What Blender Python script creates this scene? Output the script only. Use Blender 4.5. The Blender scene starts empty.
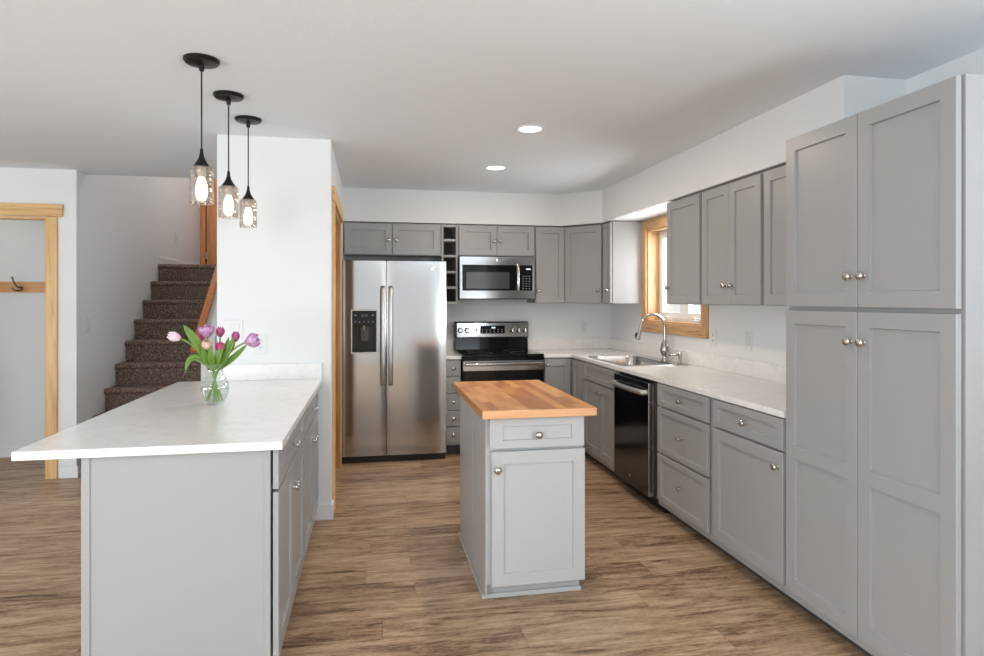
import bpy, bmesh, math, random
from mathutils import Vector, Matrix
random.seed(7)
C = bpy.context.scene.collection
scene = bpy.context.scene

# ------------------------------------------------------------------ camera, world, large lights, exposure
cam_d = bpy.data.cameras.new('camera')
cam_d.sensor_width = 36.0
cam_d.lens = 633.36 * 36.0 / 984.0
cam_d.shift_y = -(328.0 - 299.91) / 984.0
cam_d.clip_start = 0.05
cam = bpy.data.objects.new('camera', cam_d)
C.objects.link(cam)
cam.location = (0, 0, 1.424)
cam.rotation_euler = (math.pi / 2, 0, -0.1883)
scene.camera = cam

world = bpy.data.worlds.new('daylight')
scene.world = world
world.use_nodes = True
wn = world.node_tree.nodes
wn['Background'].inputs[0].default_value = (0.95, 0.98, 1.0, 1)
wn['Background'].inputs[1].default_value = 1.15

def area(name, loc, rot, sx, sy, power, col=(1, 1, 1)):
    l = bpy.data.lights.new(name, 'AREA')
    l.shape = 'RECTANGLE'; l.size = sx; l.size_y = sy; l.energy = power; l.color = col
    o = bpy.data.objects.new(name, l); C.objects.link(o)
    o.location = loc; o.rotation_euler = rot
    return o
# daylight through the big rear windows, plus fill lights added out of view
area('rear_window_light', (-3.1, -3.50, 1.30), (math.pi / 2, 0, -0.30), 3.2, 1.7, 50, (0.91, 0.965, 1.0))
area('rear_uplight_fill', (-3.2, -3.40, 0.8), (math.pi / 2 + 0.9, 0, -0.35), 3.0, 0.7, 82, (0.85, 0.94, 1.0))  # added uplight to brighten the ceiling, no such source known
area('left_uplight_fill', (-5.05, 1.0, 0.7), (math.pi / 2 + 0.8, 0, -math.pi / 2), 3.2, 0.7, 82, (0.85, 0.94, 1.0))  # second added uplight for the ceiling, an unseen source on the left
area('right_uplight_fill', (2.44, -1.1, 1.1), (math.pi / 2 + 1.0, 0, math.pi / 2), 1.8, 0.7, 180, (0.85, 0.94, 1.0))  # fill panel added behind the camera, no window is known there
area('living_ceiling_fill', (-2.0, -0.8, 2.44), (0, 0, 0), 2.0, 1.5, 75, (0.91, 0.965, 1.0))  # added overhead fill out of view, no fixture known
area('sink_window_light', (2.80, 4.94, 1.65), (math.pi / 2, 0, math.pi / 2), 0.9, 0.9, 36, (0.95, 0.98, 1.0))
area('upstairs_light', (-1.65, 7.9, 4.80), (0, 0, 0), 1.0, 2.0, 28, (1.0, 0.95, 0.92))
area('hall_light', (-3.6, 6.05, 2.40), (0, 0, 0), 1.0, 0.5, 1.6, (1.0, 0.93, 0.84))

vs = scene.view_settings
vs.view_transform = 'Standard'; vs.look = 'None'; vs.gamma = 1.0; vs.use_curve_mapping = False
vs.exposure = -0.03
scene.cycles.max_bounces = 10
scene.cycles.diffuse_bounces = 6
scene.cycles.glossy_bounces = 5
scene.cycles.transparent_max_bounces = 16
scene.cycles.sample_clamp_indirect = 6.0

# ------------------------------------------------------------------ key dimensions (metres; camera at the origin, Y into the room)
XR = 2.486          # right wall
YB = 6.352          # back wall
ZC = 2.466          # ceiling
ZU0, ZU1 = 1.392, 2.150   # wall cabinets
CT = 0.914          # worktop height

# ------------------------------------------------------------------ materials
MATS = {}
def new_mat(name):
    m = bpy.data.materials.new(name); m.use_nodes = True
    nt = m.node_tree
    for n in list(nt.nodes): nt.nodes.remove(n)
    out = nt.nodes.new('ShaderNodeOutputMaterial')
    MATS[name] = m
    return m, nt, out
def N(nt, kind, **kw):
    n = nt.nodes.new(kind)
    for k, v in kw.items():
        if hasattr(n, k) and k not in ('inputs',): setattr(n, k, v)
    return n
def L(nt, a, b): nt.links.new(a, b)
def S(n, **kw):
    for k, v in kw.items():
        n.inputs[k.replace('_', ' ')].default_value = v
def srgb(r, g, b):
    f = lambda c: (c / 255 / 12.92) if c / 255 <= 0.04045 else ((c / 255 + 0.055) / 1.055) ** 2.4
    return (f(r), f(g), f(b), 1)
def plain(name, col, rough=0.5, metal=0.0, bump=None, spec=0.5, coat=0.0, emit=None):
    m, nt, out = new_mat(name)
    p = N(nt, 'ShaderNodeBsdfPrincipled')
    S(p, Base_Color=col, Roughness=rough, Metallic=metal)
    p.inputs['Specular IOR Level'].default_value = spec
    p.inputs['Coat Weight'].default_value = coat
    if emit:
        p.inputs['Emission Color'].default_value = emit[0]; p.inputs['Emission Strength'].default_value = emit[1]
    if bump:
        sc, st, dist = bump
        tc = N(nt, 'ShaderNodeTexCoord'); no = N(nt, 'ShaderNodeTexNoise')
        S(no, Scale=sc, Detail=4.0, Roughness=0.6)
        L(nt, tc.outputs['Object'], no.inputs['Vector'])
        b = N(nt, 'ShaderNodeBump'); S(b, Strength=st, Distance=dist)
        L(nt, no.outputs['Fac'], b.inputs['Height']); L(nt, b.outputs['Normal'], p.inputs['Normal'])
    L(nt, p.outputs[0], out.inputs[0])
    return m
def ramp(nt, stops):
    r = N(nt, 'ShaderNodeValToRGB')
    e = r.color_ramp.elements
    while len(e) < len(stops): e.new(0.5)
    for q, (pos, col) in zip(e, stops):
        q.position = pos; q.color = col
    return r

M_wall = plain('wall_paint', (0.785, 0.795, 0.80, 1), 0.75, bump=(90, 0.05, 0.01), spec=0.25)
M_ceil = plain('ceiling_texture', (0.775, 0.81, 0.845, 1), 0.85, bump=(48, 0.2, 0.007), spec=0.15)
M_trimw = plain('white_trim_paint', (0.80, 0.82, 0.84, 1), 0.4)
M_cab = plain('grey_cabinet_paint', (0.345, 0.346, 0.350, 1), 0.33, spec=0.5)
M_cabin = plain('rack_interior_shade', (0.10, 0.098, 0.095, 1), 0.6)  # dark tone paints in the shade at the back of the wine rack
M_isl = plain('light_grey_island_paint', (0.495, 0.50, 0.505, 1), 0.33, spec=0.5)
M_nick = plain('brushed_nickel', (0.56, 0.54, 0.51, 1), 0.2, 1.0)
M_chrome = plain('chrome', (0.80, 0.80, 0.80, 1), 0.1, 1.0)
M_blackm = plain('black_bronze_metal', (0.018, 0.016, 0.015, 1), 0.38, 0.6)
M_blackp = plain('black_plastic', (0.012, 0.012, 0.013, 1), 0.35)
M_blackg = plain('black_glass', (0.006, 0.006, 0.007, 1), 0.05, spec=0.3)
M_toe = plain('toe_recess_shade', (0.06, 0.055, 0.052, 1), 0.6)  # toe boards darkened to stand in for shade in the recess
M_grey = plain('dark_grey_plastic', (0.08, 0.08, 0.082, 1), 0.4)
M_keys = plain('key_print', (0.45, 0.45, 0.46, 1), 0.5)
M_plate = plain('white_plastic', (0.74, 0.74, 0.73, 1), 0.35)
M_slot = plain('outlet_slot', (0.05, 0.05, 0.05, 1), 0.5)
M_vinyl = plain('white_vinyl', (0.82, 0.83, 0.84, 1), 0.4)
M_disp = plain('lit_display', (0.02, 0.02, 0.02, 1), 0.2, emit=((0.7, 0.85, 1.0, 1), 1.2))
M_bronze = plain('aged_brass', (0.22, 0.14, 0.08, 1), 0.3, 1.0)

def emis(name, col, st):
    m, nt, out = new_mat(name)
    e = N(nt, 'ShaderNodeEmission'); S(e, Color=col, Strength=st); L(nt, e.outputs[0], out.inputs[0]); return m
M_bulb = emis('lit_bulb', (1.0, 0.95, 0.88, 1), 5.0)
M_can = emis('lit_led_disc', (1.0, 0.97, 0.93, 1), 6.0)

def steel(name, col, rough, ax):
    m, nt, out = new_mat(name)
    p = N(nt, 'ShaderNodeBsdfPrincipled')
    S(p, Base_Color=col, Metallic=1.0, Roughness=rough)
    tc = N(nt, 'ShaderNodeTexCoord'); mp = N(nt, 'ShaderNodeMapping')
    mp.inputs['Scale'].default_value = ax
    no = N(nt, 'ShaderNodeTexNoise'); S(no, Scale=1.0, Detail=3.0)
    L(nt, tc.outputs['Object'], mp.inputs['Vector']); L(nt, mp.outputs[0], no.inputs['Vector'])
    r = N(nt, 'ShaderNodeMapRange'); S(r, To_Min=rough - 0.03, To_Max=rough + 0.03)
    L(nt, no.outputs['Fac'], r.inputs['Value']); L(nt, r.outputs[0], p.inputs['Roughness'])
    L(nt, p.outputs[0], out.inputs[0]); return m
M_steel = steel('stainless_steel', (0.50, 0.495, 0.49, 1), 0.13, (2, 2, 120))
M_bsteel = steel('black_stainless_steel', (0.075, 0.072, 0.072, 1), 0.14, (3, 3, 400))
M_handle = plain('satin_steel', (0.62, 0.615, 0.61, 1), 0.36, 1.0)
M_sink = steel('sink_steel', (0.55, 0.54, 0.53, 1), 0.22, (200, 5, 200))

def thin_glass(name, tint, refl, edge, rough=0.02, bump=None, top=0.75):
    m, nt, out = new_mat(name)
    t = N(nt, 'ShaderNodeBsdfTransparent'); S(t, Color=tint)
    g = N(nt, 'ShaderNodeBsdfGlossy'); S(g, Color=(1, 1, 1, 1), Roughness=rough)
    lw = N(nt, 'ShaderNodeLayerWeight'); S(lw, Blend=edge)
    r = N(nt, 'ShaderNodeMapRange'); S(r, To_Min=refl, To_Max=top)
    L(nt, lw.outputs['Facing'], r.inputs['Value'])
    if bump:
        tc = N(nt, 'ShaderNodeTexCoord'); v = N(nt, 'ShaderNodeTexVoronoi'); S(v, Scale=bump[0])
        L(nt, tc.outputs['Object'], v.inputs['Vector'])
        b = N(nt, 'ShaderNodeBump'); S(b, Strength=bump[1], Distance=0.004)
        L(nt, v.outputs['Distance'], b.inputs['Height'])
        L(nt, b.outputs['Normal'], g.inputs['Normal']); L(nt, b.outputs['Normal'], lw.inputs['Normal'])
    mx = N(nt, 'ShaderNodeMixShader')
    L(nt, r.outputs[0], mx.inputs[0]); L(nt, t.outputs[0], mx.inputs[1]); L(nt, g.outputs[0], mx.inputs[2])
    L(nt, mx.outputs[0], out.inputs[0]); return m
M_pane = thin_glass('window_glass', (0.97, 0.98, 0.98, 1), 0.03, 0.15)
M_vase = thin_glass('clear_vase_glass', (0.955, 0.97, 0.965, 1), 0.012, 0.35, 0.02, None, 0.35)
M_seed = thin_glass('seeded_amber_glass', (0.84, 0.79, 0.74, 1), 0.06, 0.3, 0.12, (60, 0.5))
M_water = thin_glass('vase_water', (0.90, 0.93, 0.91, 1), 0.01, 0.2, 0.02, None, 0.3)

def wood(name, light, dark, scale, rough=0.38, along='Z'):
    """grain runs along one axis"""
    m, nt, out = new_mat(name)
    p = N(nt, 'ShaderNodeBsdfPrincipled'); S(p, Roughness=rough)
    tc = N(nt, 'ShaderNodeTexCoord'); mp = N(nt, 'ShaderNodeMapping')
    s = {'X': (0.06, 1, 1), 'Y': (1, 0.06, 1), 'Z': (1, 1, 0.06)}[along]
    mp.inputs['Scale'].default_value = [q * scale for q in s]
    no = N(nt, 'ShaderNodeTexNoise'); S(no, Scale=1.0, Detail=6.0, Roughness=0.62, Distortion=0.6)
    L(nt, tc.outputs['Object'], mp.inputs[0]); L(nt, mp.outputs[0], no.inputs['Vector'])
    r = ramp(nt, [(0.3, dark), (0.55, light), (0.75, tuple(min(1, c * 1.08) for c in light[:3]) + (1,))])
    L(nt, no.outputs['Fac'], r.inputs[0]); L(nt, r.outputs[0], p.inputs['Base Color'])
    L(nt, p.outputs[0], out.inputs[0]); return m
OAK_L, OAK_D = srgb(226, 186, 128), srgb(198, 150, 92)
M_wincase = wood('mid_oak_upright', srgb(204, 164, 118), srgb(170, 126, 82), 40, along='Z')
M_wincasey = wood('mid_oak_across', srgb(204, 162, 114), srgb(160, 114, 70), 40, along='Y')
M_oakz = wood('oak_upright', OAK_L, OAK_D, 40, along='Z')
M_oakx = wood('oak_across', OAK_L, OAK_D, 40, along='X')
M_oaky = wood('oak_lengthwise', OAK_L, OAK_D, 40, along='Y')
M_brown = wood('brown_oak_jamb', srgb(190, 140, 90), srgb(150, 104, 60), 40, along='Z')
M_hookw = wood('amber_oak', srgb(212, 158, 104), srgb(184, 128, 76), 40, along='X')
M_railw = wood('varnished_orange_wood', srgb(190, 112, 52), srgb(150, 82, 34), 40, 0.3, 'Y')
M_doorw = wood('varnished_door_wood', srgb(214, 150, 98), srgb(180, 116, 68), 40, 0.3, 'Z')

def mk_floor():
    m, nt, out = new_mat('vinyl_plank_floor')
    p = N(nt, 'ShaderNodeBsdfPrincipled')
    p.inputs['Specular IOR Level'].default_value = 0.4
    def math_(op, a, b=None, c=None):
        n = N(nt, 'ShaderNodeMath', operation=op)
        for k, v in enumerate((a, b, c)):
            if v is None: continue
            if isinstance(v, (int, float)): n.inputs[k].default_value = v
            else: L(nt, v, n.inputs[k])
        return n.outputs[0]
    tc = N(nt, 'ShaderNodeTexCoord')
    sep = N(nt, 'ShaderNodeSeparateXYZ'); L(nt, tc.outputs['Object'], sep.inputs[0])
    X, Y = sep.outputs[0], sep.outputs[1]
    row = math_('FLOOR', math_('DIVIDE', Y, 0.18))
    wn_ = N(nt, 'ShaderNodeTexWhiteNoise', noise_dimensions='1D'); L(nt, row, wn_.inputs['W'])
    xs = math_('MULTIPLY_ADD', wn_.outputs['Value'], 1.22, X)
    col = math_('FLOOR', math_('DIVIDE', xs, 1.22))
    pid = math_('MULTIPLY_ADD', row, 17.31, math_('MULTIPLY', col, 5.77))
    wp = N(nt, 'ShaderNodeTexWhiteNoise', noise_dimensions='1D'); L(nt, pid, wp.inputs['W'])
    # seams
    fy = math_('FRACT', math_('DIVIDE', Y, 0.18)); fx = math_('FRACT', math_('DIVIDE', xs, 1.22))
    ey = math_('MULTIPLY', math_('MINIMUM', fy, math_('SUBTRACT', 1.0, fy)), 0.18)
    ex = math_('MULTIPLY', math_('MINIMUM', fx, math_('SUBTRACT', 1.0, fx)), 1.22)
    seam = math_('LESS_THAN', math_('MINIMUM', ex, ey), 0.0012)
    cmb = N(nt, 'ShaderNodeCombineXYZ'); L(nt, X, cmb.inputs[0]); L(nt, Y, cmb.inputs[1]); L(nt, math_('MULTIPLY', pid, 0.37), cmb.inputs[2])
    def noise(sc, detail, rough, dist):
        mp = N(nt, 'ShaderNodeMapping'); mp.inputs['Scale'].default_value = sc; L(nt, cmb.outputs[0], mp.inputs[0])
        n = N(nt, 'ShaderNodeTexNoise'); S(n, Scale=1.0, Detail=detail, Roughness=rough, Distortion=dist); L(nt, mp.outputs[0], n.inputs['Vector'])
        return n.outputs['Fac']
    big = noise((1.7, 13, 1), 6.0, 0.62, 1.4)
    mid = noise((8, 50, 1), 5.0, 0.72, 0.9)
    fine = noise((45, 150, 1), 3.0, 0.7, 0.3)
    v = math_('MULTIPLY_ADD', big, 0.55, math_('MULTIPLY_ADD', mid, 0.33, math_('MULTIPLY_ADD', fine, 0.22, math_('MULTIPLY', wp.outputs['Value'], 0.07))))
    r = ramp(nt, [(0.45, srgb(84, 60, 42)), (0.51, srgb(132, 103, 78)), (0.58, srgb(170, 140, 111)), (0.67, srgb(196, 168, 139)), (0.76, srgb(210, 186, 160))])
    L(nt, v, r.inputs[0])
    mx = N(nt, 'ShaderNodeMixRGB', blend_type='MULTIPLY'); mx.inputs[2].default_value = (0.35, 0.3, 0.26, 1)
    L(nt, math_('MULTIPLY', seam, 0.55), mx.inputs[0]); L(nt, r.outputs[0], mx.inputs[1])
    L(nt, mx.outputs[0], p.inputs['Base Color'])
    rr = N(nt, 'ShaderNodeMapRange'); S(rr, To_Min=0.36, To_Max=0.52)
    L(nt, fine, rr.inputs['Value']); L(nt, rr.outputs[0], p.inputs['Roughness'])
    bp = N(nt, 'ShaderNodeBump'); S(bp, Strength=0.12, Distance=0.002)
    L(nt, v, bp.inputs['Height']); L(nt, bp.outputs['Normal'], p.inputs['Normal'])
    L(nt, p.outputs[0], out.inputs[0]); return m
M_floor = mk_floor()

def mk_block():
    m, nt, out = new_mat('butcher_block_maple')
    p = N(nt, 'ShaderNodeBsdfPrincipled'); S(p, Roughness=0.3)
    tc = N(nt, 'ShaderNodeTexCoord'); mp = N(nt, 'ShaderNodeMapping')
    mp.inputs['Rotation'].default_value = (0, 0, math.pi / 2)
    L(nt, tc.outputs['Object'], mp.inputs[0])
    br = N(nt, 'ShaderNodeTexBrick'); br.offset = 0.41
    S(br, Color1=(0, 0, 0, 1), Color2=(1, 1, 1, 1), Mortar=(0.45, 0.45, 0.45, 1), Scale=1.0)
    br.inputs['Mortar Size'].default_value = 0.0004
    br.inputs['Brick Width'].default_value = 0.24
    br.inputs['Row Height'].default_value = 0.046
    L(nt, mp.outputs[0], br.inputs['Vector'])
    bw = N(nt, 'ShaderNodeRGBToBW'); L(nt, br.outputs['Color'], bw.inputs[0])
    mp2 = N(nt, 'ShaderNodeMapping'); mp2.inputs['Scale'].default_value = (60, 5, 60)
    L(nt, tc.outputs['Object'], mp2.inputs[0])
    n2 = N(nt, 'ShaderNodeTexNoise'); S(n2, Scale=1.0, Detail=4.0, Distortion=0.5)
    L(nt, mp2.outputs[0], n2.inputs['Vector'])
    a = N(nt, 'ShaderNodeMath', operation='MULTIPLY_ADD'); a.inputs[1].default_value = 0.35
    L(nt, n2.outputs['Fac'], a.inputs[0])
    b = N(nt, 'ShaderNodeMath', operation='MULTIPLY'); b.inputs[1].default_value = 0.75
    L(nt, bw.outputs[0], b.inputs[0]); L(nt, b.outputs[0], a.inputs[2])
    r = ramp(nt, [(0.10, srgb(166, 96, 44)), (0.35, srgb(196, 126, 64)), (0.65, srgb(216, 150, 84)), (0.95, srgb(232, 174, 108))])
    L(nt, a.outputs[0], r.inputs[0]); L(nt, r.outputs[0], p.inputs['Base Color'])
    L(nt, p.outputs[0], out.inputs[0]); return m
M_block = mk_block()
M_blockx = wood('maple_edge_across', srgb(226, 172, 124), srgb(208, 146, 98), 30, 0.32, 'X')
M_blocky = wood('maple_edge_along', srgb(202, 138, 80), srgb(176, 108, 54), 30, 0.32, 'Y')

def mk_quartz():
    m, nt, out = new_mat('white_quartz')
    p = N(nt, 'ShaderNodeBsdfPrincipled'); S(p, Roughness=0.16)
    tc = N(nt, 'ShaderNodeTexCoord')
    n1 = N(nt, 'ShaderNodeTexNoise'); S(n1, Scale=14.0, Detail=6.0, Roughness=0.65, Distortion=0.8)
    L(nt, tc.outputs['Object'], n1.inputs['Vector'])
    r = ramp(nt, [(0.34, (0.79, 0.782, 0.77, 1)), (0.5, (0.85, 0.845, 0.838, 1)), (0.7, (0.87, 0.867, 0.862, 1))])
    L(nt, n1.outputs['Fac'], r.inputs[0]); L(nt, r.outputs[0], p.inputs['Base Color'])
    L(nt, p.outputs[0], out.inputs[0]); return m
M_quartz = mk_quartz()

def mk_carpet():
    m, nt, out = new_mat('brown_carpet')
    p = N(nt, 'ShaderNodeBsdfPrincipled'); S(p, Roughness=0.95)
    p.inputs['Specular IOR Level'].default_value = 0.1
    tc = N(nt, 'ShaderNodeTexCoord')
    n1 = N(nt, 'ShaderNodeTexNoise'); S(n1, Scale=95.0, Detail=3.0, Roughness=0.75)
    L(nt, tc.outputs['Object'], n1.inputs['Vector'])
    r = ramp(nt, [(0.34, srgb(58, 46, 41)), (0.5, srgb(112, 93, 84)), (0.66, srgb(178, 158, 147))])
    L(nt, n1.outputs['Fac'], r.inputs[0]); L(nt, r.outputs[0], p.inputs['Base Color'])
    b = N(nt, 'ShaderNodeBump'); S(b, Strength=0.8, Distance=0.01)
    L(nt, n1.outputs['Fac'], b.inputs['Height']); L(nt, b.outputs['Normal'], p.inputs['Normal'])
    L(nt, p.outputs[0], out.inputs[0]); return m
M_carpet = mk_carpet()

def petal_mat(name, base, tip, z0, z1):
    m, nt, out = new_mat(name)
    p = N(nt, 'ShaderNodeBsdfPrincipled'); S(p, Roughness=0.55)
    p.inputs['Subsurface Weight'].default_value = 0.1
    tc = N(nt, 'ShaderNodeTexCoord')
    no = N(nt, 'ShaderNodeTexNoise'); S(no, Scale=70.0, Detail=3.0)
    L(nt, tc.outputs['Object'], no.inputs['Vector'])
    r = ramp(nt, [(0.35, base), (0.65, tip)])
    L(nt, no.outputs['Fac'], r.inputs[0]); L(nt, r.outputs[0], p.inputs['Base Color'])
    L(nt, p.outputs[0], out.inputs[0]); return m
M_pale = petal_mat('pale_pink_petal', srgb(236, 190, 205), srgb(246, 218, 224), 0, 1)
M_lilac = petal_mat('lilac_petal', srgb(182, 118, 176), srgb(220, 176, 208), 0, 1)
M_mag = petal_mat('magenta_petal', srgb(176, 32, 98), srgb(206, 70, 134), 0, 1)
M_plum = petal_mat('plum_petal', srgb(150, 48, 104), srgb(190, 92, 142), 0, 1)
M_peach = petal_mat('peach_petal', srgb(214, 164, 142), srgb(230, 190, 172), 0, 1)
M_stem = plain('green_stem', srgb(122, 152, 60), 0.5)
M_leaf = plain('tulip_leaf', srgb(98, 132, 42), 0.45)

# ------------------------------------------------------------------ geometry helpers
ORG = {}
def obj(name, bm, mat, parent=None, label=None, cat=None, group=None, kind=None, smooth=False, bevel=0.0, seg=2):
    bmesh.ops.remove_doubles(bm, verts=bm.verts, dist=1e-5)
    bmesh.ops.recalc_face_normals(bm, faces=bm.faces)
    me = bpy.data.meshes.new(name)
    org = ORG[parent.name] if parent is not None else None
    if org is not None:
        bmesh.ops.translate(bm, verts=bm.verts, vec=-org)
        base = org
    else:
        if kind == 'structure':
            base = Vector((0, 0, 0))
        else:
            xs = [v.co.x for v in bm.verts]; ys = [v.co.y for v in bm.verts]; zs = [v.co.z for v in bm.verts]
            base = Vector(((min(xs) + max(xs)) / 2, (min(ys) + max(ys)) / 2, min(zs)))
            bmesh.ops.translate(bm, verts=bm.verts, vec=-base)
    bm.to_mesh(me); bm.free()
    o = bpy.data.objects.new(name, me); C.objects.link(o)
    if parent is not None: o.parent = parent
    else: o.location = base
    ORG[o.name] = base.copy()
    mats = mat if isinstance(mat, (list, tuple)) else [mat]
    for m in mats: me.materials.append(m)
    if smooth:
        for p in me.polygons: p.use_smooth = True
        try:
            me.set_sharp_from_angle(angle=math.radians(40))
        except Exception: pass
    if bevel:
        md = o.modifiers.new('soft_edges', 'BEVEL'); md.width = bevel; md.segments = seg
        md.limit_method = 'ANGLE'; md.angle_limit = math.radians(40)
    tag(o, label, cat, group, kind)
    return o
def tag(o, label=None, cat=None, group=None, kind=None):
    if label: o['label'] = label
    if cat: o['category'] = cat
    if group: o['group'] = group
    if kind: o['kind'] = kind
def thing(name, loc, label, cat, group=None, kind=None):
    o = bpy.data.objects.new(name, None); C.objects.link(o)
    o.location = loc; o.empty_display_size = 0.1
    ORG[o.name] = Vector(loc)
    tag(o, label, cat, group, kind)
    return o
def BM(): return bmesh.new()
def box(bm, x0, x1, y0, y1, z0, z1, mi=0):
    vs = [bm.verts.new((x, y, z)) for x in (x0, x1) for y in (y0, y1) for z in (z0, z1)]
    for f in ((0, 1, 3, 2), (4, 6, 7, 5), (0, 4, 5, 1), (2, 3, 7, 6), (0, 2, 6, 4), (1, 5, 7, 3)):
        fc = bm.faces.new([vs[i] for i in f]); fc.material_index = mi
    return vs
class F:
    """a local frame on a vertical face: u along it, n out of it, z up"""
    def __init__(s, o, u, n): s.o = Vector(o); s.u = Vector(u); s.n = Vector(n)
    def p(s, u, n, z): 
        q = s.o + s.u * u + s.n * n
        return Vector((q.x, q.y, q.z + z))
    def box(s, bm, u0, u1, n0, n1, z0, z1):
        vs = [bm.verts.new(s.p(u, n, z)) for u in (u0, u1) for n in (n0, n1) for z in (z0, z1)]
        for f in ((0, 1, 3, 2), (4, 6, 7, 5), (0, 4, 5, 1), (2, 3, 7, 6), (0, 2, 6, 4), (1, 5, 7, 3)):
            bm.faces.new([vs[i] for i in f])
def grid_slab(bm, us, vs, filled, w0, w1, P):
    """a slab of grid cells (holes where a cell is not filled); P maps (u,v,w) to a point"""
    cache = {}
    def V(i, j, k):
        if (i, j, k) not in cache: cache[(i, j, k)] = bm.verts.new(P(us[i], vs[j], (w0, w1)[k]))
        return cache[(i, j, k)]
    for (i, j) in filled:
        for k in (0, 1): bm.faces.new([V(i, j, k), V(i + 1, j, k), V(i + 1, j + 1, k), V(i, j + 1, k)])
        for di, dj, a, b in ((-1, 0, (i, j), (i, j + 1)), (1, 0, (i + 1, j), (i + 1, j + 1)), (0, -1, (i, j), (i + 1, j)), (0, 1, (i, j + 1), (i + 1, j + 1))):
            if (i + di, j + dj) not in filled:
                bm.faces.new([V(a[0], a[1], 0), V(b[0], b[1], 0), V(b[0], b[1], 1), V(a[0], a[1], 1)])
def prism(bm, pts, w0, w1, P):
    """polygon pts (a,b) extruded from w0 to w1"""
    lo = [bm.verts.new(P(a, b, w0)) for a, b in pts]; hi = [bm.verts.new(P(a, b, w1)) for a, b in pts]
    bm.faces.new(lo); bm.faces.new(hi)
    n = len(pts)
    for i in range(n): bm.faces.new([lo[i], lo[(i + 1) % n], hi[(i + 1) % n], hi[i]])
def lathe(bm, prof, center, axis=(0, 0, 1), seg=24, cap=True):
    """prof: (radius, height) along the axis"""
    ax = Vector(axis).normalized()
    e1 = ax.orthogonal().normalized(); e2 = ax.cross(e1)
    c = Vector(center); rings = []
    for r, h in prof:
        if r < 1e-6: rings.append([bm.verts.new(c + ax * h)])
        else: rings.append([bm.verts.new(c + ax * h + (e1 * math.cos(2 * math.pi * k / seg) + e2 * math.sin(2 * math.pi * k / seg)) * r) for k in range(seg)])
    for a, b in zip(rings, rings[1:]):
        for k in range(seg):
            k2 = (k + 1) % seg
            if len(a) == 1 and len(b) == 1: continue
            if len(a) == 1: bm.faces.new([a[0], b[k], b[k2]])
            elif len(b) == 1: bm.faces.new([a[k], b[0], a[k2]])
            else: bm.faces.new([a[k], b[k], b[k2], a[k2]])
    if cap:
        for r in (rings[0], rings[-1]):
            if len(r) > 1: bm.faces.new(r)
def tube(bm, pts, rad, seg=12, cap=True):
    pts = [Vector(p) for p in pts]; n = len(pts)
    rad = rad if isinstance(rad, (list, tuple)) else [rad] * n
    prev = None; rings = []
    for i, p in enumerate(pts):
        t = (pts[min(i + 1, n - 1)] - pts[max(i - 1, 0)]).normalized()
        if prev is None: e1 = t.orthogonal().normalized()
        else:
            e1 = prev - t * prev.dot(t)
            e1 = e1.normalized() if e1.length > 1e-6 else t.orthogonal().normalized()
        prev = e1; e2 = t.cross(e1)
        rings.append([bm.verts.new(p + (e1 * math.cos(2 * math.pi * k / seg) + e2 * math.sin(2 * math.pi * k / seg)) * rad[i]) for k in range(seg)])
    for a, b in zip(rings, rings[1:]):
        for k in range(seg): bm.faces.new([a[k], b[k], b[(k + 1) % seg], a[(k + 1) % seg]])
    if cap: bm.faces.new(rings[0]); bm.faces.new(rings[-1])
def bez(p0, p1, p2, p3, n=12):
    p0, p1, p2, p3 = map(Vector, (p0, p1, p2, p3)); out = []
    for i in range(n + 1):
        t = i / n; s = 1 - t
        out.append(p0 * s ** 3 + p1 * 3 * s * s * t + p2 * 3 * s * t * t + p3 * t ** 3)
    return out
def rrect(x0, x1, y0, y1, r, n=6):
    pts = []
    for cx, cy, a in ((x1 - r, y1 - r, 0), (x0 + r, y1 - r, 90), (x0 + r, y0 + r, 180), (x1 - r, y0 + r, 270)):
        for k in range(n + 1):
            t = math.radians(a + 90 * k / n); pts.append((cx + r * math.cos(t), cy + r * math.sin(t)))
    return pts

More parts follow.
